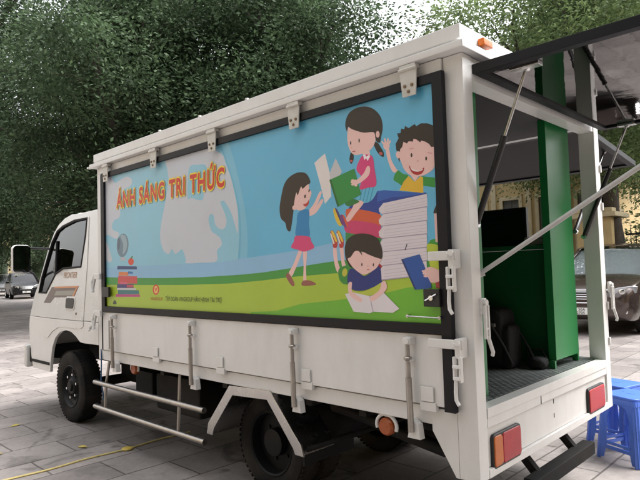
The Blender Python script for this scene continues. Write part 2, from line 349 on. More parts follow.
G1 = region(270, 160, 3.69); G2 = region(330, 100, 4.8); BO = region(380, 110, 5.33); RE = region(330, 220, 4.8); RH = region(390, 190, 3.69); KB = region(100, 225, 5.65); LG = region(140, 280, 5.333)
SKIN = (238, 196, 190); HAIR = (38, 31, 33); PAGE = (222, 212, 218); LINE = (168, 156, 176)
ART.append(([(XL, ZB), (XR, ZB), (XR, ZT), (XL, ZT)], (98, 182, 218)))
def disc(edge, c): ink(ID, smooth([edge[0]]*2+edge+[edge[-1]]*2, 6)[6*2:-6*3] + [(90, 300), (90, 120)], c, False)
disc([(222, 125), (227, 140), (234, 162), (240, 188), (245, 215), (247, 240), (246, 262), (243, 285)], (122, 190, 218))
disc([(214, 125), (220, 144), (226, 160), (232.5, 180), (237.4, 201), (240, 222), (240, 245), (237, 285)], (104, 180, 210))
disc([(212, 125), (218.5, 144), (224.8, 160), (231.2, 180), (236, 201), (238.4, 222), (238.3, 245), (235, 285)], (142, 198, 220))
GW = (198, 203, 214)
ink(ID, [(165, 152), (190, 140), (219.4, 153), (224.6, 162.5), (230.8, 180), (235.4, 200.8), (237, 211), (237.4, 232.5), (235.2, 228), (230.7, 213), (225, 202.8), (222.2, 200.6), (219.8, 202.8), (224, 213), (226, 221.6), (224, 228), (219.4, 229), (214.7, 224.4), (212.8, 215), (209.5, 214.5), (208, 220.6), (211, 231), (215.7, 234.7), (219.8, 238.5), (221, 245), (216.4, 250.6), (215.7, 261.2), (200, 262.6), (185.8, 263.2), (185.2, 259), (182.3, 250.3), (180, 250), (174.6, 254), (172, 249.4), (170.6, 250), (167.6, 254), (162.2, 248.8), (159.4, 233.8), (163, 211), (165, 200), (168, 180), (166.5, 168)], GW)
ink(ID, [(189, 166.8), (198, 164.6), (204.6, 165), (206.6, 171.7), (203, 184), (202.7, 198.6), (196.5, 199.8), (191, 197.9), (187.3, 198.6), (187, 184)], (142, 198, 220))
ink(ID, [(104, 178), (110.5, 176), (114, 183), (121, 179), (127, 176.5), (131.4, 180), (129.7, 186), (123, 190), (119.7, 200), (119.6, 209), (119, 217), (113.8, 220), (111.5, 225), (112.5, 230), (118.5, 233), (116.4, 238.6), (112, 237.4), (108, 235), (102, 233), (102, 200)], GW)
ink(ID, [(104, 240), (106.5, 243), (109, 250), (111.5, 260), (108, 262), (105, 258), (103, 250)], GW)
# haze band, hills
ink(ID, [(100, 268), (220, 262), (300, 250), (345, 240), (345, 290), (100, 295)], (140, 188, 222), False)
ink(ID, [(98, 276.8), (127, 278), (162, 278), (200, 277.2), (240, 274.7), (262, 272.5), (285, 269), (312, 264.5), (335, 261), (360, 259), (405, 255), (425, 247), (430, 240), (437, 238), (446, 240), (446, 330), (98, 330)], (62, 150, 62), False)
ink(ID, [(98, 284.7), (137, 285), (184, 285), (230, 283.5), (262, 280.5), (291, 277), (332, 273.5), (380, 272), (446, 268), (446, 330), (98, 330)], (170, 196, 62), False)
ink(ID, [(250, 312), (275, 311), (300, 304), (338, 300), (385, 293), (405, 288), (446, 282), (446, 340), (250, 335)], (112, 182, 52), False)
# tiny shrub bottom left
ink(KB, [(70, 445), (78, 425), (88, 432), (90, 447)], (40, 60, 40))
# left stack of books with globe and apple
ink(KB, ell(125, 115, 33, 67, 4), (108, 134, 152), False); ink(KB, [(112, 60), (140, 62), (150, 110), (140, 150), (125, 165), (128, 110)], (150, 172, 182)); ink(KB, [(95, 90), (104, 70), (112, 100), (104, 140), (96, 130)], (86, 104, 122))
ink(KB, [(118, 180), (134, 180), (146, 200), (106, 200)], (180, 185, 195), False)
ink(KB, ell(172, 207, 16, 20), (214, 74, 52), False); ink(KB, [(170, 190), (176, 176), (184, 178), (176, 190)], (60, 120, 60), False)
for x0, y0, x1, y1, c in ((96, 232, 204, 251, (40, 66, 120)), (104, 264, 156, 286, (222, 130, 70)), (156, 262, 182, 275, (50, 110, 170)), (100, 288, 206, 331, (206, 74, 78)), (112, 320, 150, 336, (212, 90, 120)), (95, 334, 186, 356, (62, 50, 120)), (150, 338, 186, 352, (200, 60, 90)), (95, 356, 200, 367, (200, 200, 206)), (100, 367, 216, 391, (50, 120, 124)), (88, 391, 222, 406, (190, 60, 130))):
    ink(KB, [(x0, y0), (x1, y0+2), (x1+2, y1), (x0-2, y1)], c, False)
# big stack of books: covers then pages
ink(B, [(285, 85), (375, 35), (530, 40), (535, 52), (390, 80), (380, 112), (275, 100)], (30, 66, 150), False)
ink(B, [(375, 35), (395, 32), (532, 42), (470, 52), (420, 55), (372, 70)], (44, 92, 176), False)
ink(B, [(272, 98), (300, 92), (382, 110), (384, 148), (290, 138)], (214, 92, 62)); ink(B, [(270, 140), (300, 130), (382, 146), (386, 190), (300, 180), (272, 165)], (206, 62, 112))
ink(B, [(272, 168), (386, 186), (386, 240), (272, 240)], (58, 136, 74), False); ink(B, [(360, 270), (392, 262), (392, 320), (360, 320)], (186, 40, 50), False)
ls_, rs_ = [76, 112, 150, 190, 233, 277, 322], [44, 87, 131, 174, 217, 260, 306]
for i in range(6):
    ink(B, [(392, ls_[i]-2), (532, rs_[i]), (534, rs_[i+1]-1), (392, ls_[i+1]-1), (380, ls_[i+1]-10), (378, ls_[i]+16)], PAGE, False)
    for k in (.25, .5, .72): ink(B, [(396, ls_[i]+(ls_[i+1]-ls_[i])*k), (532, rs_[i]+(rs_[i+1]-rs_[i])*k), (532, rs_[i]+(rs_[i+1]-rs_[i])*k+1.4), (396, ls_[i]+(ls_[i+1]-ls_[i])*k+1.4)], (196, 186, 198), False)
    ink(B, [(388, ls_[i+1]-4), (533, rs_[i+1]-4), (533, rs_[i+1]-.5), (388, ls_[i+1]-.5)], LINE, False)
ink(RH, [(52, 222), (60, 198), (63, 199), (56, 222)], (70, 66, 80), False)
# standing girl on the left
ink(G1, [(142, 186), (160, 160), (180, 118), (188, 122), (170, 168), (150, 196)], SKIN); ink(G1, [(140, 188), (160, 182), (186, 146), (194, 152), (168, 194), (142, 206)], SKIN)
ink(G1, [(104, 335), (116, 338), (96, 392), (78, 430), (66, 420), (84, 385)], SKIN); ink(G1, [(120, 336), (134, 336), (131, 400), (132, 450), (121, 450), (122, 390)], SKIN)
ink(G1, [(64, 416), (76, 430), (88, 455), (86, 466), (74, 460), (57, 430)], (150, 92, 80)); ink(G1, [(118, 447), (140, 444), (162, 452), (165, 461), (118, 464)], (150, 92, 80))
ink(G1, [(96, 115), (115, 95), (138, 84), (143, 108), (151, 120), (143, 148), (136, 168), (118, 184), (98, 184), (85, 168), (84, 140)], SKIN)
ink(G1, [(100, 198), (118, 184), (142, 186), (141, 235), (142, 284), (94, 282), (96, 235)], (34, 132, 190)); ink(G1, [(94, 280), (142, 283), (150, 300), (161, 322), (140, 334), (120, 338), (98, 330), (76, 322), (86, 300)], (218, 66, 122))
ink(G1, [(50, 90), (70, 62), (100, 46), (128, 48), (142, 66), (146, 84), (134, 92), (118, 106), (112, 98), (100, 130), (95, 120), (88, 150), (84, 190), (78, 235), (72, 263), (60, 256), (54, 232), (38, 215), (33, 180), (38, 140)], HAIR)
ink(G1, ell(127, 134, 3, 7, 10), (60, 40, 40), False); ink(G1, ell(142, 113, 2.5, 6, 10), (60, 40, 40), False); ink(G1, [(120, 164), (134, 158), (141, 146), (140, 162), (130, 172)], (190, 50, 56)); ink(G1, ell(88, 176, 8, 9), SKIN, False)
# open book held up and green book
ink(A, [(172, 265), (190, 248), (206, 235), (222, 300), (226, 372), (206, 396), (190, 330)], (228, 220, 218), False); ink(A, [(220, 300), (240, 250), (260, 292), (250, 312), (226, 322)], (196, 196, 200), False)
# seated girl
ink(G2, [(204, 200), (226, 205), (240, 225), (255, 252), (254, 272), (238, 266), (218, 240)], HAIR); ink(G2, ell(241, 256, 9, 7, 40), (196, 90, 90), False); ink(G2, [(97, 252), (110, 262), (109, 290), (98, 306), (90, 286)], HAIR); ink(G2, ell(99, 292, 7, 5), (196, 90, 90), False)
ink(A, [(322, 342), (345, 340), (370, 332), (374, 352), (356, 384), (330, 394), (306, 388)], (98, 186, 216)); 
for k in range(4): ink(A, [(326+k*11, 344), (329+k*11, 343), (318+k*11, 388), (315+k*11, 389)], (60, 150, 190), False)
ink(A, [(306, 386), (330, 392), (306, 424), (284, 452), (272, 446), (292, 412)], SKIN)
ink(A, [(270, 392), (292, 380), (316, 388), (300, 398), (280, 404)], (42, 120, 60))
ink(B, [(232, 96), (240, 92), (252, 118), (260, 142), (252, 147), (240, 128)], (226, 190, 60)); ink(B, [(238, 92), (246, 96), (258, 124), (262, 140), (258, 140)], (70, 60, 120)); ink(B, [(254, 116), (262, 112), (276, 140), (274, 152), (262, 142)], (120, 60, 130)); ink(B, [(262, 112), (270, 118), (280, 146), (276, 150)], (214, 90, 60))
ink(G2, [(85, 130), (110, 132), (150, 150), (205, 150), (217, 180), (204, 222), (180, 246), (150, 258), (115, 263), (92, 240), (80, 190)], SKIN); ink(G2, ell(226, 164, 10, 17), SKIN, False)
ink(G2, [(152, 250), (188, 244), (190, 275), (160, 278)], SKIN, False)
ink(G2, [(140, 285), (158, 264), (182, 262), (202, 274), (211, 330), (219, 408), (180, 420), (140, 428), (150, 372), (124, 334)], (214, 62, 124)); ink(G2, [(156, 264), (164, 258), (172, 272), (184, 262), (190, 270), (178, 292), (170, 278), (162, 288)], (240, 232, 236), False)
ink(G2, [(176, 318), (189, 324), (184, 360), (150, 392), (122, 404), (104, 392), (134, 376), (160, 350)], SKIN)
ink(G2, [(70, 115), (84, 68), (118, 40), (165, 30), (208, 44), (240, 80), (250, 130), (242, 178), (236, 205), (218, 196), (214, 178), (206, 154), (160, 156), (120, 146), (96, 136), (84, 128), (78, 150)], HAIR); ink(G2, ell(226, 164, 9, 16), SKIN, False)
ink(G2, ell(137, 194, 3.4, 10), (60, 40, 40), False); ink(G2, ell(96, 206, 3.2, 9), (60, 40, 40), False); ink(G2, ell(112, 246, 9, 2.5, -12), (180, 80, 80), False); ink(G2, [(96, 222), (106, 226), (100, 232)], (226, 170, 166), False)
ink(A, [(220, 320), (300, 283), (322, 366), (246, 406)], (42, 140, 66), False); ink(A, [(220, 320), (226, 317), (252, 402), (246, 406)], (30, 104, 50), False)
for dx, dy, rr in ((0, 0, 12), (-8, -6, 5), (-10, 0, 5), (-8, 7, 5), (2, 10, 5)): ink(A, ell(303+dx, 327+dy, rr, rr*.7), SKIN, False)
# waving boy
ink(BO, [(88, 330), (64, 328), (40, 272), (28, 212), (44, 205), (56, 262), (80, 308), (96, 326)], SKIN); ink(BO, ell(31, 190, 17, 22), SKIN, False)
for fx, fy, an in ((14, 176, -40), (24, 162, -12), (38, 162, 8), (47, 172, 30)): ink(BO, ell(fx, fy, 5, 14, an), SKIN, False)
ink(BO, [(90, 322), (120, 340), (148, 348), (128, 380), (116, 402), (92, 388), (68, 368)], (50, 146, 66)); ink(BO, [(220, 352), (250, 356), (290, 360), (290, 412), (222, 402)], (50, 146, 66), False)
ink(BO, [(150, 350), (182, 382), (212, 352), (226, 358), (228, 442), (100, 428), (124, 380)], (228, 184, 60), False); ink(BO, [(158, 346), (206, 348), (184, 380)], SKIN, False)
ink(BO, [(104, 195), (118, 172), (175, 152), (240, 168), (288, 195), (290, 285), (272, 322), (222, 350), (165, 350), (126, 316), (106, 268), (90, 258), (81, 232), (92, 218)], SKIN)
ink(BO, [(80, 180), (96, 150), (88, 124), (106, 122), (110, 98), (126, 102), (130, 84), (150, 96), (166, 84), (182, 74), (190, 86), (215, 70), (250, 70), (290, 85), (292, 195), (270, 196), (258, 180), (238, 168), (216, 162), (212, 172), (190, 156), (176, 152), (172, 168), (150, 166), (140, 178), (122, 168), (116, 195), (104, 210), (102, 278), (94, 262), (96, 226), (84, 214)], HAIR, False)
ink(BO, ell(95, 238, 13, 19), SKIN, False); ink(BO, ell(165, 240, 5, 11), (50, 34, 34), False); ink(BO, ell(243, 258, 5, 11), (50, 34, 34), False)
ink(BO, [(150, 294), (168, 312), (205, 322), (232, 306), (224, 334), (196, 346), (166, 332)], (176, 36, 44)); ink(BO, [(158, 304), (172, 314), (204, 322), (226, 312), (220, 322), (196, 328), (170, 322)], (240, 226, 226)); ink(BO, [(196, 262), (206, 268), (200, 278), (192, 274)], (226, 172, 168), False)
ink(BO, ell(262, 228, 16, 3, 12), (224, 160, 160), False); ink(BO, ell(164, 205, 16, 3, -12), (224, 160, 160), False)
# reading boy lying on the grass
ink(RE, [(12, 136), (28, 136), (34, 195), (48, 245), (32, 250), (18, 205)], SKIN); ink(RE, [(44, 125), (60, 122), (66, 190), (74, 225), (58, 230), (50, 185)], SKIN)
ink(RE, [(38, 240), (60, 222), (84, 226), (90, 300), (64, 308), (42, 285)], (58, 140, 60)); ink(RE, ell(68, 252, 12, 20, 10), (196, 190, 70), False)
for dx in (0, 30): ink(RE, [(-2+dx, 62), (10+dx, 50), (26+dx, 80), (33+dx, 100), (31+dx, 130), (14+dx, 132), (8+dx, 100)], (190, 60, 60)); ink(RE, [(4+dx, 58), (12+dx, 54), (30+dx, 96), (26+dx, 106), (14+dx, 84)], (232, 196, 70)); ink(RE, [(-2+dx, 66), (3+dx, 62), (20+dx, 112), (14+dx, 116)], (236, 220, 200), False)
ink(RE, [(92, 238), (120, 238), (160, 268), (192, 254), (236, 222), (246, 285), (244, 308), (205, 322), (160, 338), (108, 334), (82, 296)], (26, 46, 122)); ink(RE, [(118, 236), (140, 246), (160, 268), (186, 250), (196, 244), (162, 258)], (180, 196, 70))
ink(RE, [(96, 336), (150, 344), (205, 324), (248, 300), (256, 326), (210, 358), (150, 366), (104, 362)], (186, 196, 74))
ink(RE, [(70, 355), (112, 348), (190, 366), (252, 344), (332, 426), (300, 446), (206, 440), (190, 448), (112, 440)], (226, 218, 222), False); ink(RE, [(188, 366), (192, 366), (208, 440), (203, 441)], (180, 170, 186), False)
ink(RE, [(88, 302), (104, 300), (104, 340), (130, 362), (154, 380), (142, 394), (98, 366), (86, 336)], SKIN); ink(RE, [(246, 300), (264, 294), (272, 326), (250, 356), (204, 390), (190, 374), (236, 336)], SKIN)
ink(RE, [(82, 182), (112, 148), (180, 160), (242, 180), (236, 205), (222, 230), (190, 252), (158, 262), (122, 240), (94, 208)], SKIN); ink(RE, ell(88, 190, 9, 14), SKIN, False)
ink(RE, [(70, 155), (74, 112), (98, 80), (140, 65), (190, 70), (226, 90), (246, 130), (249, 182), (226, 182), (180, 164), (150, 148), (154, 170), (138, 150), (132, 146), (116, 152), (98, 178), (84, 188), (104, 226), (92, 222), (76, 190)], HAIR)
ink(RE, ell(152, 214, 3, 8), (60, 40, 40), False); ink(RE, ell(207, 215, 3, 8), (60, 40, 40), False); ink(RE, ell(182, 238, 8, 2), (190, 90, 90), False); ink(RE, [(178, 216), (186, 222), (178, 226)], (224, 168, 164), False)
# child at the right edge with a blue book
ink(RH, [(160, 75), (178, 28), (184, 28), (184, 192), (166, 192)], (226, 184, 180), False); ink(RH, [(158, 82), (170, 50), (180, 22), (184, 80), (166, 86)], (40, 34, 40))
ink(RH, [(134, 206), (150, 198), (184, 215), (184, 292), (150, 286), (142, 250)], (186, 200, 62)); ink(RH, [(118, 300), (134, 288), (150, 284), (184, 300), (184, 335), (150, 342), (130, 328)], (232, 190, 184)); ink(RH, [(166, 342), (184, 336), (184, 362), (170, 362)], (170, 60, 60), False)
ink(RH, [(40, 256), (108, 237), (130, 290), (120, 305), (132, 318), (138, 320), (151, 346), (152, 362), (90, 368)], (34, 82, 160), False); ink(RH, [(40, 256), (46, 254), (96, 366), (90, 368)], (26, 54, 112), False)
for k in range(3): ink(RH, ell(124+k*3, 300+k*9, 8, 4, 10), SKIN, False)
# round emblem of the sponsor
ink(LG, ell(82, 52, 17, 28), (214, 66, 34), False); ink(LG, ell(82, 52, 11, 20), (236, 196, 120), False); ink(LG, [(74, 40), (82, 66), (90, 40), (86, 40), (82, 54), (78, 40)], (214, 66, 34), False)

def bbox(q): xs = [a for a, b in q]; zs = [b for a, b in q]; return min(xs), max(xs), min(zs), max(zs)
LV = []; BBX = [bbox(q) for q, c in ART]
for i, bi in enumerate(BBX):
    LV.append(max([LV[j]+1 for j in range(i) if BBX[j][0] < bi[1] and bi[0] < BBX[j][1] and BBX[j][2] < bi[3] and bi[2] < BBX[j][3]], default=0))
m = MB(); mats = []; y = -.0186; STEP = .00012
for i, (q, c) in enumerate(ART):
    k = pr(*c)
    if k not in mats: mats.append(k)
    m.mi = mats.index(k); yy = y - STEP*LV[i]
    m.poly([(a, yy, b) for a, b in q])
m.done('printed_picture', mats, side_panel)
YTOP = y - STEP*(max(LV)+2)

def lettering(name, body, pl, pr_, zlo, zhi, m_, yy, fat, shear=0.0, parent=side_panel, space=0.0):
    """flat lettering from pl to pr_ on the panel; fat = how far (in cap heights) each stroke is thickened all round"""
    plain = body.replace('Đ', 'D').replace('Ợ', 'Ọ')
    b0 = text_mesh(plain, None, 1, 1, 0, shear, space); xs = [v.co.x for v in b0.verts]; x0, x1 = min(xs), max(xs); sx = (pr_-pl)/(x1-x0); sz = (zhi-zlo)/.70; b0.free()
    q = MB(); n = 1 if not fat else 12
    for k in range(n):
        ax, az = fat*math.cos(2*math.pi*k/n)*.8, fat*math.sin(2*math.pi*k/n); b = text_mesh(plain, None, 1, 1, 0, shear, space)
        q.merge(b, lambda p: Vector((pl+(p.x+ax-x0)*sx, yy-.00003*k, zlo+(p.y+az)*sz)))
    P = lambda u, v: (pl+(u-x0)*sx, yy-.0002, zlo+v*sz)
    for i, ch in enumerate(body):
        if ch in 'ĐỢ':
            e = text_mesh(plain[:i+1], None, 1, 1, 0, shear, space); r_ = max(v.co.x for v in e.verts); e.free()
            if ch == 'Đ': q.poly([P(r_-.70, .32), P(r_-.36, .32), P(r_-.36, .40), P(r_-.70, .40)])
            else: q.poly([P(r_-.12, .60), P(r_-.02, .62), P(r_+.06, .72), P(r_+.06, .80), P(r_-.02, .80), P(r_-.03, .72)])
    return q.done(name, m_, parent)
a0 = at(116, 207, 1, -.03); a1 = at(223.5, 186.5, 1, -.03); zt = at(116, 192.5, 1, -.03)
tz0 = (a0.z+a1.z)/2
T = 'ÁNH SÁNG TRI THỨC'
lettering('title_outline', T, a0.x, a1.x, tz0, tz0+(zt.z-a0.z), pr(240, 214, 60), YTOP-.0002, .10, .06, space=.17)
lettering('title_lettering', T, a0.x, a1.x, tz0, tz0+(zt.z-a0.z), pr(206, 40, 28), YTOP-.0009, .036, .06, space=.17)
b0 = at(164.5, 300.3, 1, -.03); b1 = at(220.5, 301.2, 1, -.03)
lettering('sponsor_lettering', 'TẬP ĐOÀN VINGROUP HÂN HẠNH TÀI TRỢ', b0.x, b1.x, b0.z-.004, b0.z+.028, pr(48, 58, 30), YTOP-.0003, .0, space=.06)
b0 = at(149.5, 299.6, 1, -.03); b1 = at(161.5, 299.8, 1, -.03)
lettering('emblem_lettering', 'VINGROUP', b0.x, b1.x, b0.z-.004, b0.z+.018, pr(190, 60, 36), YTOP-.0003, .0)

# hinge plates along the top of the panel
M_HING = mat('cream_hinge_paint', (.62, .60, .55), .4, noise=.15, nscale=12)
for x in (-3.40, -2.605, -1.845, -1.05, -.258):
    h = MB(); h.prism([(x-.05, 2.362), (x+.05, 2.362), (x+.040, 2.222), (x-.036, 2.222)], 'y', -.052, -.044, .002)
    h.lohi((x-.046, -.058, 2.352), (x+.046, -.02, 2.372), .002); h.tube([(x-.05, -.054, 2.352), (x+.05, -.054, 2.352)], .008, 8)
    hp = h.done('hinge', M_HING, side_panel)
    h = MB()
    for dx, dz in ((-.02, 2.272), (.021, 2.272), (0, 2.244)): h = MB(); h.lathe([(.0085, 0), (.0085, -.004), (.005, -.007)], (x+dx, -.052, dz), 'y', 10); h.done('screw', mat('rusty_screw', (.26, .18, .11), .6, .4), hp)
# lock boxes and pull rod
m = MB(); p0 = at(424, 289, 1, -.045); p1 = at(441, 307, 1, -.045); m.lohi((p0.x, -.055, p1.z), (p1.x, -.034, p0.z), .004)
lk = m.done('lock_box', M_BLKPL, side_panel)
m = MB(); m.tube([((p0.x+p1.x)/2-.03, -.06, (p0.z+p1.z)/2-.012), ((p0.x+p1.x)/2+.03, -.06, (p0.z+p1.z)/2+.018)], .004, 8); m.tube([((p0.x+p1.x)/2, -.054, (p0.z+p1.z)/2), ((p0.x+p1.x)/2, -.062, (p0.z+p1.z)/2)], .012, 12); m.done('lock_lever', M_GALV, lk)
m = MB(); p0 = at(102.5, 287, 1, -.045); p1 = at(109.5, 297, 1, -.045); m.lohi((p0.x, -.055, p1.z), (p1.x, -.034, p0.z), .004); m.done('lock_box', M_BLKPL, side_panel)
p0 = at(407, 316, 1, -.055); p1 = at(439, 318, 1, -.055); m = MB(); m.tube([(p0.x, -.055, p0.z), (p1.x, -.055, p1.z)], .004, 8); m.tube([(p0.x, -.055, p0.z), (p0.x, -.03, p0.z)], .008, 8); m.tube([(p1.x, -.055, p1.z), (p1.x, -.03, p1.z)], .008, 8); m.done('pull_rod', M_STEEL, side_panel)

# ---- drop side below the picture
m = MB(); m.lohi((-3.535, -.022, .782), (-.146, .012, 1.107), .005)
drop = m.done('drop_side', M_WHITE, truck)
m = MB(); m.lohi((-3.595, -.004, .78), (-3.54, .03, 2.306)); m.done('door_seal', M_RUB, truck)
for x in (-2.65, -1.835, -1.03, -.235):
    c = MB(); c.lohi((x-.035, -.034, .80), (x+.035, -.024, .868), .004); c.lohi((x-.045, -.03, .755), (x+.045, -.004, .798), .005); c.done('catch', M_WHITE, drop)
for x in (-3.30, -2.14, -1.11, -.318):
    c = MB(); c.tube([(x, -.055, 1.075), (x, -.055, .90)], .011, 12); c.tube([(x, -.055, .905), (x+.004, -.055, .655)], .0148, 12); c.lathe([(.0165, .0), (.02, .004), (.02, .012), (.0165, .016)], (x, -.055, .985), 'z', 12)
    s_ = c.done('prop_rod', M_DULL, drop)
    c = MB(); c.lohi((x-.02, -.068, 1.058), (x+.026, -.022, 1.092), .006); c.tube([(x+.01, -.06, 1.075), (x+.01, -.08, 1.075)], .013, 10); c.done('rod_clamp', M_WHITE, s_)
    piece('rod_guide', M_WHITE, s_, (x-.02, -.06, .978), (x+.02, -.0235, .99), .002)
    c = MB(); c.prism([(x-.026, .622), (x+.045, .622), (x+.036, .69), (x-.004, .71)], 'y', -.045, -.004, .003); c.done('rod_foot', M_WHITE, s_)

def toggle(x, z, strap, parent):
    """over-centre latch on the side face: strap to the left, hook and lever hanging down"""
    t = MB(); t.lohi((x-strap, -.062, z-.022), (x+.045, -.052, z+.020), .005); t.lohi((x+.012, -.072, z-.06), (x+.038, -.002, z+.026), .005)
    t.tube([(x+.01, -.08, z), (x+.01, -.09, z)], .012, 10); t.tube([(x+.036, -.08, z+.01), (x+.036, -.09, z+.01)], .012, 10)
    tg = t.done('toggle_latch', M_WHITE, parent)
    t = MB(); t.lohi((x+.004, -.082, z-.15), (x+.016, -.06, z-.05), .004); t.lohi((x+.034, -.082, z-.16), (x+.046, -.06, z-.05), .004); t.lohi((x+.006, -.088, z-.10), (x+.044, -.07, z-.085), .003); t.lohi((x+.008, -.088, z-.15), (x+.044, -.07, z-.135), .003)
    t.tube([(x+.018, -.078, z-.15), (x+.016, -.08, z-.2), (x+.020, -.084, z-.235), (x+.034, -.086, z-.255)], .0085, 8)
    t.done('latch_lever', M_WHITE, tg)
toggle(-.085, 1.465, .10, truck); toggle(-.07, 1.075, .13, truck)
def front_toggle(x, z):
    t = MB(); t.lohi((x-.04, -.06, z-.03), (x+.09, -.035, z+.02), .006); t.tube([(x-.02, -.05, z), (x-.05, -.06, z-.06), (x-.02, -.065, z-.14)], .014, 8); t.tube([(x+.0, -.055, z-.02), (x-.03, -.06, z-.12)], .011, 8)
    t.done('toggle_latch', M_WHITE, truck)
front_toggle(-3.60, 1.10); front_toggle(-3.61, 1.42)
m = MB(); m.tube([(-3.66, -.05, 1.0), (-3.70, -.06, .97), (-3.78, -.02, .955), (-3.86, .0, .93)], .012, 8); m.done('tie_strap', M_WHITE, truck)
m = MB(); m.lohi((-3.47, -.034, .80), (-3.41, -.024, 1.04), .003); m.done('edge_plate', M_WHITE, drop)

# ---- rear: skirt, lamps, corner gussets
m = MB()
m.lohi((-.062, .085, .735), (.004, W-.085, .782), .004)
m.lohi((-.04, .085, .692), (.0, W-.085, .742), .004)
m.lohi((-.04, .0835, .516), (-.012, W-.0835, .70), .003)
m.lohi((-.05, .0835, .474), (.002, W-.0835, .514), .004)
sk = m.done('rear_skirt', M_WHITE, truck)
for y0, s1 in ((0.0, 1), (W, -1)):
    m = MB(); lo, hi = sorted((y0, y0+s1*.03)); m.prism([(-.234, .768), (-.234, .664), (-.118, .474), (-.1005, .474), (-.1005, .768)], 'y', lo, hi, .002)
    m.done('corner_gusset', M_WHITE, truck)
piece('panel_slot', M_BLK, sk, (-.002, .648, .694), (.0015, .654, .735))
for z in (.585, .66): piece('keyhole', M_BLK, sk, (-.014, .83, z), (-.0105, .838, z+.024), .001)
def tail_lamp(y0, y1, amber):
    b = MB(); b.fill([rrect(y0, .50, y1, .655, .022)], lambda a, b_, h: (h-.006, a, b_), .009, .005, 2); o = b.done('tail_lamp', M_BLKPL, truck)
    ys = y0+.008; ye = y1-.008; ya = ys+(ye-ys)*.3 if amber else ys
    b = MB(); b.fill([rrect(ya+.002, .509, ye, .646, .018)], lambda a, b_, h: (h+.0035-((b_-.575)/.075)**2*.005, a, b_), .007, .005, 3); b.done('red_lens', M_RED, o)
    if amber: b = MB(); b.fill([rrect(ys, .509, ya, .646, .018)], lambda a, b_, h: (h+.0035-((b_-.575)/.075)**2*.005, a, b_), .007, .005, 3); b.done('amber_lens', mat('lamp_amber_lens', (.55, .13, .015), .22, spec=.4, noise=.12, nscale=14, bump=.12, bscale=90), o)
tail_lamp(.12, .40, True); tail_lamp(1.31, 1.59, False)
m = MB(); m.lohi((-.03, .47, .295), (.04, 1.27, .365), .006)
bb = m.done('underrun_bar', M_CHAS, truck)
for yy in (.62, 1.12): m = MB(); m.tube([(-.02, yy, .34), (-.22, yy, .56)], .028, 8); m.done('bar_bracket', M_CHAS, bb)
# toggles hanging on the rear posts
def rear_toggle(x, y0, z, nm='toggle_latch'):
    t = MB(); t.lohi((x-.004, y0-.022, z-.02), (x+.012, y0+.022, z+.05), .004); t.tube([(x+.01, y0, z+.03), (x+.025, y0, z+.03)], .014, 10)
    t.lohi((x+.012, y0-.018, z-.13), (x+.026, y0-.006, z+.02), .003); t.lohi((x+.012, y0+.008, z-.13), (x+.026, y0+.02, z+.02), .003); t.lohi((x+.014, y0-.01, z-.09), (x+.024, y0+.01, z-.08), .002)
    t.tube([(x+.02, y0+.005, z-.12), (x+.034, y0+.018, z-.19), (x+.028, y0+.022, z-.205)], .009, 8)
    t.done(nm, M_WHITE, truck)
rear_toggle(.002, .078, 1.22); rear_toggle(.012, W+.012, 1.23)
for z in (.87, 1.1, 1.75, 2.0): piece('post_hinge', M_WHITE, truck, (-.001, W-.02, z), (.012, W-.002, z+.05), .003)

# ---- raised rear hatch, struts, prop
HX = 1.58
m = MB(); m.fill([[(.03, .03), (HX, .03), (HX, 1.705), (.03, 1.705)], [(.075, .075), (HX-.045, .075), (HX-.045, 1.66), (.075, 1.66)]], lambda a, b, h: (a, b, 2.292+h), .022, .003)
m.lohi((.0, .10, 2.322), (.05, W-.10, 2.34), .002)
hatch = m.done('rear_hatch', M_BLK, truck)
m = MB(); m.lohi((.07, .07, 2.281), (HX-.04, 1.665, 2.309)); m.done('hatch_panel', M_MIRR, hatch)
def strut(p_top, p_bot, parent, fr=.42):
    a, b = Vector(p_top), Vector(p_bot); c = a.lerp(b, fr)
    t = MB(); t.mi = 0; t.tube([a, c], .007, 10); t.mi = 1; t.tube([c, b], .0145, 12); t.mi = 2; t.lathe([(.016, -.012), (.016, .012)], a, 'y', 10); t.lathe([(.016, -.012), (.016, .012)], b, 'y', 10)
    t.done('gas_strut', [mat('plain_piston_rod', (.55, .55, .55), .25, 1), M_BLKPL, M_GALV], parent)
strut((.235, .13, 2.268), (-.03, .115, 1.60), hatch); strut((.20, 1.66, 2.27), (-.085, 1.63, 1.58), hatch, .38)
piece('strut_bracket', M_GALV, hatch, (.17, .10, 2.262), (.30, .15, 2.2805), .003); piece('strut_bracket', M_GALV, hatch, (.15, 1.63, 2.262), (.25, 1.68, 2.2805), .003)
m = MB(); m.tube([(-.02, .10, 1.375), (1.50, .13, 2.262)], .0105, 12); m.tube([(-.03, .085, 1.372), (.0, .11, 1.385)], .018, 10); m.done('hatch_prop', M_ALU, truck)

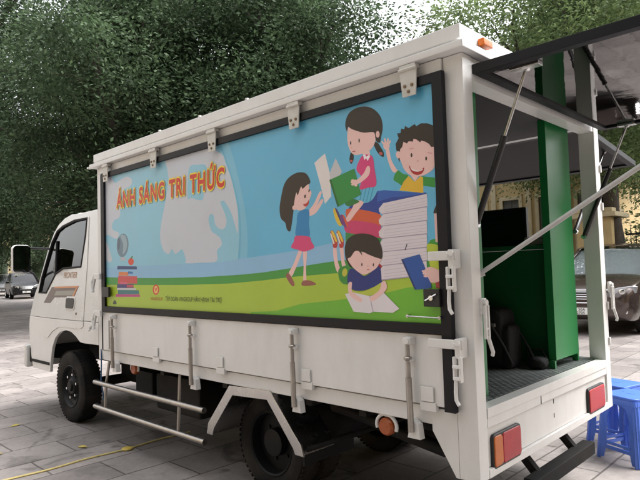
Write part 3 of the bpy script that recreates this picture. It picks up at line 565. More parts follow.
# ---- raised right side hatch and its far drop side
hy0, hz0, hy1, hz1 = W+.01, 2.335, W+1.16, 2.205
def hs_pt(x, t, o): return (x, hy0+(hy1-hy0)*t, hz0+(hz1-hz0)*t+o)
m = MB(); X0, X1 = -3.5, -.09
m.fill([[(X0, 0), (X1, 0), (X1, 1), (X0, 1)], [(X0+.05, .045), (X1-.05, .045), (X1-.05, .955), (X0+.05, .955)]], lambda a, b, h: hs_pt(a, b, h), .02, 0)
sh = m.done('side_hatch', M_BLK, truck)
m = MB(); rows = [[hs_pt(X0+.045, t, o) for t in (.04, .96)] for o in (-.008, .016)]
m.poly([hs_pt(X0+.045, .04, -.008), hs_pt(X1-.045, .04, -.008), hs_pt(X1-.045, .96, -.008), hs_pt(X0+.045, .96, -.008)]); m.poly([hs_pt(X0+.045, .04, .016), hs_pt(X1-.045, .04, .016), hs_pt(X1-.045, .96, .016), hs_pt(X0+.045, .96, .016)]); m.done('hatch_panel', M_MIRD, sh)
strut((-.16, W+.62, 2.25), (-.16, W-.05, 1.62), sh, .45); strut((-3.4, W+.62, 2.25), (-3.4, W-.05, 1.62), sh, .45)
m = MB(); m.lohi((-3.53, W+.005, .36), (-.15, W+.035, .68), .004); m.done('drop_side', M_WHITE, truck)
m = MB(); m.lohi((-3.6, W-.08, 2.335), (-.1, W-.01, 2.3715), .002); m.done('side_header', M_WHITE, truck)

# ---- green fittings inside
m = MB()
m.lohi((-.175, 1.19, .83), (-.128, 1.555, 2.295), .002)
for yy in (1.17, 1.535): m.lohi((-.165, yy, .783), (-.13, yy+.02, .829), .001)
m.done('end_cabinet', M_GREEN, truck)
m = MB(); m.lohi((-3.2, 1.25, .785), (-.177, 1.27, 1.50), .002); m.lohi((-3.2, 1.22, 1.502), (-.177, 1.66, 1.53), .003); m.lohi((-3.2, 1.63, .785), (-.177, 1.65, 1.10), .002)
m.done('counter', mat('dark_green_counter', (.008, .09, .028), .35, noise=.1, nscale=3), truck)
m = MB(); m.lohi((-.14, .10, .783), (-.112, .315, 2.295), .002); m.lohi((-2.6, .10, .783), (-.141, .125, 2.295), .001); m.lohi((-2.6, .295, .783), (-2.57, .315, 2.295), .001)
for z in (1.1, 1.45, 1.8, 2.15): m.lohi((-2.57, .13, z), (-.142, .31, z+.02), .001)
m.done('book_cabinet', M_GREEN, truck)

# ---- cab
def ty(z): return .03 + .09*max(0, z-1.0)
def atc(x, y):
    v = .03
    for _ in range(30): p = at(x, y, 1, v); v = ty(p.z)
    return (p.x, p.z)
def cabskin(loops, name, parent, mats, th=.015, bev=.006, out=0.0):
    m = MB(); m.fill(loops, lambda a, b, h: (a, ty(b)+.015-h-out, b), th, bev, 2); o1 = m.done(name, mats, parent, 40)
    m = MB(); m.fill(loops, lambda a, b, h: (a, W-(ty(b)+.015-h-out), b), th, bev, 2); m.done(name, mats, o1 if name == 'cab' else parent, 40)
    return o1
arch = [(-4.05, .795), (-4.13, .80), (-4.22, .845), (-4.33, .885), (-4.46, .895), (-4.60, .87), (-4.72, .805), (-4.80, .70), (-4.84, .58), (-4.86, .45)]
low = [(-3.74, .80)] + arch + [(-5.34, .45), (-5.40, .60), (-5.44, .80), (-5.445, .92), (-5.425, 1.0), (-3.74, 1.0)]
uo = [atc(*p) for p in ((71.6, 214.5), (64.5, 218.5), (58.5, 225), (54, 233), (48.3, 248.7), (38.5, 283.7), (35.2, 292.5))]
XB = -3.74
roofz = 2.045
up_out = [(XB, 1.004), (-5.425, 1.004)] + uo[::-1] + [(-4.35, roofz-.005), (-3.9, roofz), (XB, roofz)]
win = [atc(*p) for p in ((63.5, 227.2), (75, 221.5), (87.5, 218.7), (86, 235), (81.5, 266.2), (64, 267.7), (56.5, 273), (47, 292.0), (39.8, 292.2), (42.8, 277.9), (52.9, 242.9), (58, 232))]
def grow(pts, d):
    c = (sum(p[0] for p in pts)/len(pts), sum(p[1] for p in pts)/len(pts)); out = []
    n = len(pts)
    for i in range(n):
        a, b, e = (Vector(pts[(i+k) % n]) for k in (-1, 0, 1)); n1 = Vector((-(b-a).y, (b-a).x)).normalized(); n2 = Vector((-(e-b).y, (e-b).x)).normalized(); nn = (n1+n2).normalized()
        if nn.dot(b-Vector(c)) < 0: nn = -nn
        out.append(tuple(b+nn*d))
    return out
cab = cabskin([low], 'cab', truck, [M_CAB])
wing = grow(win, .018)
cabskin([up_out, wing], 'cab_upper', cab, [M_CAB])
# door skin, a few mm proud of the cab with its own gap lines
dlow = [(-4.045, .998), (-4.045, .955), (-4.10, .93), (-4.20, .925), (-4.32, .925), (-4.46, .93), (-4.64, .915), (-4.78, .87), (-4.9, .80), (-5.02, .80), (-5.09, .84), (-5.12, .998)]
def door_side(sd_):
    f = (lambda a, b, h: (a, ty(b)-.0035-h, b)) if sd_ == 0 else (lambda a, b, h: (a, W-(ty(b)-.0035-h), b))
    m = MB(); m.fill([dlow], f, .003, .002); m.fill([[(-4.045, 1.003), (-5.12, 1.003), (-5.17, 1.12)] + [atc(37.0, 291), atc(40.6, 280), atc(51, 244), atc(57, 231), atc(63.5, 223.8), atc(75.5, 218.2), atc(88.3, 215.4), atc(89.6, 217)] + [(-4.055, 1.55)], wing], f, .003, .002)
    d = m.done('door', M_CAB, truck, 40)
    m = MB(); m.fill([wing, grow(win, -.004)], f, .009, .003); m.done('window_seal', M_RUB, d)
    m = MB(); m.fill([grow(win, .004)], lambda a, b, h: f(a, b, h-.012), .002, 0); m.done('side_window', M_GLASS, d)
    q = atc(56.5, 273); r_ = atc(53.0, 243.5)
    m = MB(); m.fill([[q, (q[0]-.02, q[1]), (r_[0]+.10, r_[1]+.02), (r_[0]+.12, r_[1]+.02)]], f, .008, .002); m.done('quarter_bar', M_RUB, d)
    a = atc(67.7, 297.5); b = atc(75, 309)
    m = MB(); m.fill([rrect(a[0]-.01, b[1]-.01, b[0]+.01, a[1]+.012, .03)], f, .012, .006, 2); hb = m.done('door_handle', M_CAB, d)
    m = MB(); m.fill([rrect(a[0]+.004, b[1]+.004, b[0]-.004, a[1]-.004, .02)], lambda x, z, h: f(x, z, h+.008), .008, .003, 2); m.done('handle_cup', M_BLKPL, hb)
    p5 = atc(76.8, 313.7); m = MB(); m.fill([ell(p5[0], p5[1], .012, .012)], f, .007, .002); m.done('door_lock', M_BLKPL, d)
    def img(pts): return [atc(20+px/6, 280+py/6) for px, py in pts]
    fo = lambda k: (lambda a, b, h: f(a, b, h+.0035+.0006*k))
    M1 = mat('decal_brown', srgb((112, 98, 94)), .4); M2 = mat('decal_orange', srgb((206, 140, 96)), .4); M3 = mat('decal_grey', srgb((150, 146, 136)), .4)
    m = MB(); m.mi = 0; m.fill([img([(195, 42), (358, 36), (328, 104), (212, 104), (186, 138), (146, 137)])], fo(0), .0003, 0)
    m.mi = 2; m.fill([img([(222, 66), (336, 62), (322, 92), (210, 92)])], fo(2), .0003, 0); m.mi = 1; m.fill([img([(215, 40), (358, 35), (352, 46), (210, 50)])], fo(3), .0003, 0); m.fill([img([(340, 50), (350, 48), (326, 104), (316, 104)])], fo(4), .0003, 0)
    m.done('stripe_decal', [M1, M2, M3], d)
    if sd_ == 0:
        l0 = atc(64.3, 278.2); l1 = atc(77.5, 277.3); b = text_mesh('FRONTIER', None, 1, 1, .008, .25); m = MB(); xs = [v.co.x for v in b.verts]; x0 = min(xs); k = (l1[0]-l0[0])/(max(xs)-x0)
        m.merge(b, lambda p: Vector(f(l0[0]+(p.x-x0)*k, l0[1]+.0+p.y*.085, .0045))); m.done('cab_lettering', mat('decal_text', srgb((176, 128, 92)), .4), d)
    return d
door_side(0); door_side(1)
# roof skin, windscreen, nose, back wall
def xsec(x, z, r=.10, sag=0.0, wtop=None):
    y0 = ty(z)+.004; pts = []
    for k in range(5): a = R(180-90*k/4*1.0); pts.append((x, y0+r+r*math.cos(a), z-r*.55+r*.55*math.sin(a)))
    for k in range(1, 8): t = k/8; yy = y0+r+(W-2*y0-2*r)*t; pts.append((x, yy, z+.02*math.sin(math.pi*t)))
    for k in range(5): a = R(90-90*k/4); pts.append((x, W-y0-r+r*math.cos(a), z-r*.55+r*.55*math.sin(a)))
    return pts
rx = uo[0][0]; m = MB(); m.grid([xsec(x, z) for x, z in ((XB, roofz+.012), (-3.9, roofz+.012), (-4.2, roofz+.01), (-4.4, roofz), (rx+.05, uo[0][1]+.02), (uo[1][0], uo[1][1]+.01), (uo[2][0]+.01, uo[2][1]+.005))]); m.done('cab_roof', M_CAB, cab, 50)
wt, wb = uo[3], uo[6]
m = MB(); rows = []
for k in range(9):
    t = k/8; x = wt[0]+(wb[0]-wt[0])*t; z = wt[1]+(wb[1]-wt[1])*t; y0 = ty(z)+.03; rows.append([(x-.05*math.sin(math.pi*j/10), y0+(W-2*y0)*j/10, z) for j in range(11)])
m.grid(rows); m.done('windscreen', M_GLASS, cab)
m = MB(); rows = []
for x, z in ((uo[2][0]+.01, uo[2][1]+.004), (wt[0], wt[1])):
    y0 = ty(z)+.01; rows.append([(x-.05*math.sin(math.pi*j/10), y0+(W-2*y0)*j/10, z) for j in range(11)])
m.grid(rows)
rows = []
for x, z in ((wb[0], wb[1]), (-5.43, 1.05), (-5.45, .92), (-5.445, .8), (-5.40, .6), (-5.34, .45)):
    y0 = ty(z)+.004; rows.append([(x+.03*(1-min(1, 5*min(t, 1-t)))-.05*math.sin(math.pi*t), y0+(W-2*y0)*t, z) for t in (0, .03, .08, .15, .3, .5, .7, .85, .92, .97, 1)])
m.grid(rows); m.done('nose', M_CAB, cab, 50)
m = MB(); m.lohi((XB-.02, .06, .80), (XB, W-.06, 1.35), .004); m.lohi((XB-.02, .08, 1.75), (XB, W-.08, 2.04), .004); m.lohi((XB-.02, .06, 1.35), (XB, .28, 1.75), 0); m.lohi((XB-.02, W-.28, 1.35), (XB, W-.06, 1.75), 0); m.done('back_wall', M_CAB, cab)
m = MB(); m.lohi((-5.2, .09, .86), (-3.78, W-.09, .90)); m.lohi((-5.32, .12, .9), (-5.02, W-.12, 1.22), .05); m.done('cab_trim', M_INT, cab)
for y0 in (.16, .66, 1.14): m = MB(); m.lohi((-4.45, y0, .9), (-3.98, y0+.42, 1.13), .05); m.box((-3.9, y0+.21, 1.38), (.13, .42, .56), .05, Matrix.Rotation(R(10), 4, 'Y')); m.box((-3.86, y0+.21, 1.74), (.09, .24, .16), .035); m.done('seat', M_SEAT, cab)
m = MB(); rg = []
Mx = Matrix.Translation((-4.72, .46, 1.32)) @ Matrix.Rotation(R(-35), 4, 'Y'); m.tube([Mx @ Vector((.2*math.cos(a), .2*math.sin(a), 0)) for a in (2*math.pi*k/24 for k in range(25))], .016, 8, False); m.tube([Mx @ Vector((0, 0, 0)), Mx @ Vector((0, 0, -.35))], .03, 8); m.tube([Mx @ Vector((-.19, 0, 0)), Mx @ Vector((.19, 0, 0))], .018, 8); m.done('steering_wheel', M_BLKPL, cab)
# bumper, indicator strip
m = MB(); m.lohi((-5.53, -.005, .44), (-5.44, W+.005, .69), .03); bp = m.done('front_bumper', M_CAB, truck)
m = MB(); m.lohi((-5.46, .034, .50), (-5.38, W-.034, .66), .01); m.lohi((-5.36, .022, .515), (-4.87, .031, .545), .003); m.done('bumper_gap', M_RUB, bp)
# mirrors
def mirror(y0, sgn):
    c = Vector((-5.19, y0, 1.62)); m = MB(); m.fill([rrect(-.092, -.15, .092, .15, .045)], lambda a, b, h: (c.x-h-.02, c.y+a, c.z+b), .032, .02, 3); m.fill([rrect(-.075, -.135, .075, .135, .04)], lambda a, b, h: (c.x-h-.07, c.y+a, c.z+b), .03, .02, 3)
    o = m.done('wing_mirror', M_CAB, truck)
    m = MB(); m.fill([rrect(-.086, -.144, .086, .144, .04)], lambda a, b, h: (c.x+.0125+h, c.y+a, c.z+b), .002, .0); m.done('mirror_glass', mat('mirror_silver', (.55, .6, .62), .03, 1), o)
    m = MB(); e = Vector((-5.25, W/2-sgn*(W/2-.07), 1.36)); m.tube([c+Vector((-.05, sgn*.06, -.10)), c+Vector((-.05, sgn*.14, -.16)), e], .013, 8); m.done('mirror_arm', M_BLKPL, o); m = MB(); m.tube([c+Vector((-.05, sgn*.06, .12)), Vector((-5.0, W/2-sgn*(W/2-.10), 1.72))], .013, 8); m.done('mirror_arm', M_BLKPL, o)
mirror(-.13, 1); mirror(W+.13, -1)

# ---- wheels
def tyre_prof(R0, w_, rin):
    return [(rin, -w_*.42), (rin+.03, -w_*.5), (R0-.05, -w_*.5), (R0-.018, -w_*.44), (R0-.004, -w_*.33), (R0, -w_*.15), (R0, w_*.15), (R0-.004, w_*.33), (R0-.018, w_*.44), (R0-.05, w_*.5), (rin+.03, w_*.5), (rin, w_*.42)]
def wheel(x, yc, R0, w_, sgn, front=True):
    t = MB(); t.lathe(tyre_prof(R0, w_, .205), (x, yc, R0), 'y', 56, True)
    for k in range(56):      # tread blocks on the shoulders
        a = 2*math.pi*k/56
        for q in (-1, 1): t.box((x+math.cos(a)*(R0-.0035), yc+q*w_*.36, R0+math.sin(a)*(R0-.0035)), (.006, w_*.15, .021), 0, Matrix.Rotation(-a, 4, 'Y'))
    ty_ = t.done('wheel', M_TYRE, truck, 30)
    o = sgn; prof = [(.206, 0.0), (.206, o*w_*.44), (.198, o*w_*.46), (.188, o*w_*.40), (.176, o*w_*.25), (.15, o*w_*.16), (.10, o*w_*.20), (.085, o*w_*.34), (.075, o*w_*.40), (.05, o*w_*.41), (.045, o*w_*.5), (.02, o*w_*.52)]
    if not front: prof = [(.206, 0.0), (.206, o*w_*.44), (.198, o*w_*.46), (.188, o*w_*.40), (.18, -o*w_*.1), (.12, -o*w_*.2), (.09, -o*w_*.18), (.085, o*w_*.3), (.04, o*w_*.34)]
    t = MB(); t.lathe(prof, (x, yc, R0), 'y', 40); rim = t.done('rim', M_RIM, ty_)
    for k in range(6):
        t = MB(); a = 2*math.pi*k/6+.3; yy = yc+o*w_*.17 if front else yc-o*w_*.2; t.tube([(x+.115*math.cos(a), yy, R0+.115*math.sin(a)), (x+.115*math.cos(a), yy+o*.045, R0+.115*math.sin(a))], [.017, .013], 8); t.done('wheel_nut', M_GALV if front else M_RIM, rim)
    if front:
        for k in range(6): t = MB(); a = 2*math.pi*k/6+.3+math.pi/6; t.tube([(x+.152*math.cos(a), yc+o*w_*.16, R0+.152*math.sin(a)), (x+.152*math.cos(a), yc+o*(w_*.16+.012), R0+.152*math.sin(a))], .022, 10); t.done('rim_hole', M_BLK, rim)
wheel(-4.46, .155, .345, .19, -1); wheel(-4.46, W-.155, .345, .19, 1)
for yy, sg in ((.23, -1), (.43, -1), (W-.23, 1), (W-.43, 1)): wheel(-1.57, yy, .315, .17, sg, False)
m = MB()
for yy in (.50, W-.56): m.lohi((-5.0, yy, .52), (-.08, yy+.06, .68), .004)
for x in (-.25, -.8, -2.3, -3.2): m.lohi((x, .52, .54), (x+.05, W-.52, .67))
for k in range(9): x = -.32-k*.40; m.lohi((x, .05, .645), (x+.05, W-.05, .73))
m.lathe([(.09, -.62), (.14, -.12), (.14, .12), (.09, .62)], (-1.57, W/2, .315), 'y', 20); m.tube([(-4.46, .25, .34), (-4.46, W-.25, .34)], .05, 10); m.tube([(-1.6, W/2, .36), (-4.2, W/2, .5)], .045, 10)
m.lohi((-3.1, .22, .30), (-2.45, .50, .60), .03); m.lohi((-3.5, .25, .36), (-3.2, .5, .58), .02); m.lohi((-4.3, .5, .35), (-3.6, W-.5, .75), .05)
m.done('chassis', M_CHAS, truck)
m = MB(); m.lathe(tyre_prof(.31, .17, .2), (-.72, W/2+.1, .46), 'z', 40, True); m.done('spare_wheel', M_TYRE, truck)
m = MB(); m.tube([(-1.1, .27, .60), (-.8, .22, .585), (-.615, .20, .558), (-.29, .20, .512)], .034, 12); m.done('exhaust_pipe', M_CHAS, truck)
# open stainless mudguard
fp = [(-2.005, .335), (-1.985, .40), (-1.755, .668), (-1.375, .685), (-1.13, .42), (-1.115, .368)]
m = MB(); ins = grow(fp, -.03)
inn = [(-1.985, .335), (-1.965, .395), (-1.745, .65), (-1.385, .667), (-1.15, .41), (-1.135, .368)]
m.fill([fp+inn[::-1]], lambda a, b, h: (a, h+.135, b), .135, .004)
lip = [(-2.03, .335), (-2.01, .41), (-1.768, .686), (-1.366, .702), (-1.108, .43), (-1.09, .368)]; lin = [(-1.965, .335), (-1.945, .385), (-1.735, .628), (-1.395, .645), (-1.175, .40), (-1.16, .368)]
m.fill([lip+lin[::-1]], lambda a, b, h: (a, h-.004, b), .006, .003)
m.done('mudguard', M_STEEL, truck, 25)
m = MB(); m.lohi((-1.14, .03, .30), (-1.12, .46, .40), .004); m.done('mud_flap', M_RUB, truck)
m = MB(); m.tube([(-1.13, .05, .385), (-.70, .45, .56)], .014, 8); m.done('stay_bar', M_CHAS, truck)
# side guard rails
m = MB()
for z in (.482, .27): m.tube([(-3.765, .03, z), (-3.75, .0, z), (-3.6, -.005, z), (-2.06, -.005, z)], .021, 12)
m.tube([(-2.40, .0, .27), (-2.40, .012, .5), (-2.41, .03, .68)], .0125, 8); m.tube([(-3.56, .0, .27), (-3.56, .012, .48), (-3.53, .03, .68)], .0125, 8)
m.done('side_guard', M_DULL, truck)
m = MB(); m.tube([(-3.62, .0, .78), (-3.60, -.01, .66), (-3.63, .0, .5), (-3.62, .02, .33)], .006, 8); m.done('air_hose', mat('blue_hose', (.02, .10, .24), .4), truck)
def marker(x, z, y0=.02):
    b = MB(); b.tube([(x+.062*math.cos(a), y0, z+.055*math.sin(a)) for a in (R(-20+k*220/14) for k in range(15))], .009, 8); b.lohi((x-.01, y0-.005, z+.045), (x+.01, y0+.03, .70)); o = b.done('side_marker', M_WHITE, truck)
    b = MB(); b.lathe([(.044, .02), (.044, -.006), (.036, -.018), (.0, -.022)][:3], (x, y0, z-.005), 'y', 20); b.done('marker_lens', M_AMBD, o)
marker(-.515, .635); marker(-3.12, .655, .05)

# ================================================================== things inside the truck
mon = thing('monitor', 'wide black screen standing on the counter inside the truck', 'monitor', (-.56, 1.47, 1.53))
q = MB(); q.fill([rrect(-.29, .0, .17, .262, .008)], lambda a, b, h: (a, h, b+.004), .018, .003); q.done('screen_case', M_BLKPL, mon)
q = MB(); q.lohi((-.275, -.0205, .02), (.155, -.0185, .255)); q.done('screen', mat('dead_screen', (.006, .006, .008), .12), mon)
q = MB(); q.lohi((-.16, -.05, .0), (.04, .09, .004), .001); q.done('stand', M_BLKPL, mon)
sb = MB(); sb.lohi((-.345, 1.40, 1.532), (-.42+.30, 1.405, 1.533)); sb.bm.free()
sp = MB(); sp.lohi((-.36, 1.33, 1.531), (-.22, 1.47, 1.585), .01); sp.lohi((-.35, 1.328, 1.54), (-.23, 1.331, 1.575), .004)
tag(sp.done('socket_box', mat('pale_grey_plastic', (.45, .44, .42), .4, noise=.1, nscale=9)), 'small pale grey box on the counter end beside the black screen', 'box')
bag = thing('backpack', 'bulky black backpack slumped on the truck floor against the green counter', 'backpack', (-.52, 1.09, .783))
def blob(mb, c, s_, p=2.6, seed=1, n=20, wob=.05):
    rr = random.Random(seed); ph = [rr.uniform(0, 6.28) for _ in range(6)]; rows = []
    for i in range(n+1):
        th = math.pi*i/n-math.pi/2; row = []
        for j in range(2*n):
            a = math.pi*j/n; e = 2/p
            f = lambda v: math.copysign(abs(v)**e, v)
            k = 1+wob*(math.sin(3*a+ph[0])*math.cos(2*th+ph[1])+.6*math.sin(7*a+ph[2])*math.sin(5*th+ph[3]))
            row.append((c[0]+s_[0]*k*f(math.cos(th))*f(math.cos(a)), c[1]+s_[1]*k*f(math.cos(th))*f(math.sin(a)), c[2]+s_[2]*k*f(math.sin(th))))
        rows.append(row)
    mb.grid(rows, True); bmesh.ops.remove_doubles(mb.bm, verts=mb.bm.verts, dist=1e-5)
q = MB(); blob(q, (0, 0, .18), (.15, .11, .18), 7, 3, 24, .025); q.done('bag_body', M_CLOTH, bag)
q = MB(); blob(q, (.145, -.01, .13), (.05, .085, .13), 6, 5, 20, .03); q.done('pocket', M_CLOTH, bag)
q = MB(); q.tube([(.02, -.10, .33), (.10, -.14, .27), (.17, -.12, .14), (.20, -.08, .03)], .008, 8); q.tube([(-.06, -.02, .34), (-.02, -.02, .375), (.05, -.02, .345)], .008, 8); q.tube([(.13, .02, .26), (.2, .05, .2), (.25, .04, .12), (.29, .02, .06)], .007, 8); q.done('strap', mat('grey_webbing', (.018, .018, .02), .8), bag)
q = MB(); q.lohi((.095, -.13, .255), (.12, -.115, .275), .003); q.done('buckle', mat('dull_buckle', (.25, .25, .25), .4), bag)
po = thing('camera_pouch', 'small round black pouch on the truck floor in front of the backpack', 'pouch', (-.215, 1.13, .783))
q = MB(); blob(q, (0, 0, .036), (.055, .05, .036), 2.6, 9); q.done('pouch_body', M_CLOTH, po)
q = MB(); q.tube([(-.05, .0, .03), (-.08, .03, .10), (.0, .05, .11), (.05, .02, .05)], .006, 8); q.done('cord', M_BLKPL, po)

# ================================================================== plastic stools
def make_stool():
    root = thing('plastic_stool', 'blue plastic stool nearest the truck corner, in front of the other', 'stool')
    h, bt, bb_ = .46, .135, .175
    q = MB(); q.fill([rrect(-bt-.008, -bt-.008, bt+.008, bt+.008, .035)], lambda a, b, z: (a, b, h-.010+z), .010, .006, 2)
    q.fill([rrect(-.03, -.012, .03, .012, .01)], lambda a, b, z: (a, b, h+.0005+z), .0008, 0); q.done('seat', M_BLUE, root)
    q = MB()
    for k in range(4):
        Mx = Matrix.Rotation(k*math.pi/2, 4, 'Z')
        def fn(a, b, z, Mx=Mx):
            t = 1-b/h; off = bt+(bb_-bt)*t; return Mx @ Vector((a*(1+(bb_/bt-1)*t), -off-z+.006, b))
        arch_ = [(-.075, .10), (-.085, .30), (-.06, .375), (-.03, .395), (.03, .395), (.06, .375), (.085, .30), (.075, .10)]
        q.fill([[(-bt, .43), (-bt, .01), (-bt+.045, .01), (-.08, .075), (.08, .075), (bt-.045, .01), (bt, .01), (bt, .43)], arch_], fn, .005, .002)
        q.fill([[(-bt, .405), (bt, .405), (bt, .44), (-bt, .44)]], lambda a, b, z, fn=fn: fn(a, b, z+.005), .006, .003)
        q.fill([[(-.085, .11), (.085, .11), (.085, .13), (-.085, .13)]], lambda a, b, z, fn=fn: fn(a, b, z+.004), .005, .002)
    q.done('leg_frame', M_BLUE, root)
    for k in range(4):
        Mx = Matrix.Rotation(k*math.pi/2, 4, 'Z'); q = MB()
        q.fill([[(-.024, 0), (.024, 0), (.02, .44), (-.02, .44)]], lambda a, b, z, Mx=Mx: Mx @ Vector((-(bt+(bb_-bt)*(1-b/h))+.012+a*.7-z*.7, -(bt+(bb_-bt)*(1-b/h))+.012-a*.7-z*.7, b)), .012, .005); q.done('leg', M_BLUE, root)
    return root
st = make_stool(); st.location = (-.035, 2.245, 0); st.rotation_euler.z = R(-23); st['group'] = 'blue plastic stools behind the truck'
s2 = copy_tree(st); s2.location = (-.235, 2.60, 0); s2.rotation_euler.z = R(-14); s2['label'] = 'blue plastic stool farther back, half hidden behind the truck corner and the nearer stool'

# ================================================================== rope, disc, leaves on the paving
q = MB(); pts = []
for i in range(24):
    yy = -1.35+i*.085; pts.append((-3.185+.012*math.sin(i*.9)-.03*(yy > .1)*(yy-.1), yy, .007))
q.tube(pts, .0075, 6); tag(q.done('rope', M_YEL), 'thin pale yellow rope lying across the paving and under the truck', 'rope')
q = MB(); q.lathe([(.0, 0), (.042, .0), (.045, .008), (.04, .015), (.02, .018), (.0, .016)][1:5], (-3.17, .0, .003), 'z', 20); tag(q.done('plastic_disc', mat('yellow_plastic', (.55, .40, .08), .45, noise=.2, nscale=30)), 'round yellow plastic disc on the paving beside the rope', 'disc')
M_DRY = mat('dry_leaf', (.42, .33, .08), .7, noise=.3, nscale=20)
lv = [((-3.53, -.21), 20, 'yellow leaf lying on the paving nearest the front wheel'), ((-4.75, -.33), 100, 'yellow leaf on the paving ahead of the front wheel'), ((-3.9, -.75), 60, 'yellow leaf on the paving at the bottom left of the photo')]
for (x, yv), a, lb in lv:
    q = MB(); Mx = Matrix.Translation((x, yv, .006)) @ Matrix.Rotation(R(a), 4, 'Z')
    prof = [(-.05, 0, 0), (-.03, .016, .006), (0, .022, .010), (.03, .014, .005), (.052, 0, .002), (.03, -.014, .006), (0, -.022, .002), (-.03, -.016, .0)]
    q.poly([Mx @ Vector(v) for v in prof]); q.tube([Mx @ Vector((-.05, 0, .001)), Mx @ Vector((-.075, .006, .002))], .0015, 5)
    tag(q.done('fallen_leaf', M_DRY), lb, 'leaf', 'yellow leaves fallen on the paving')

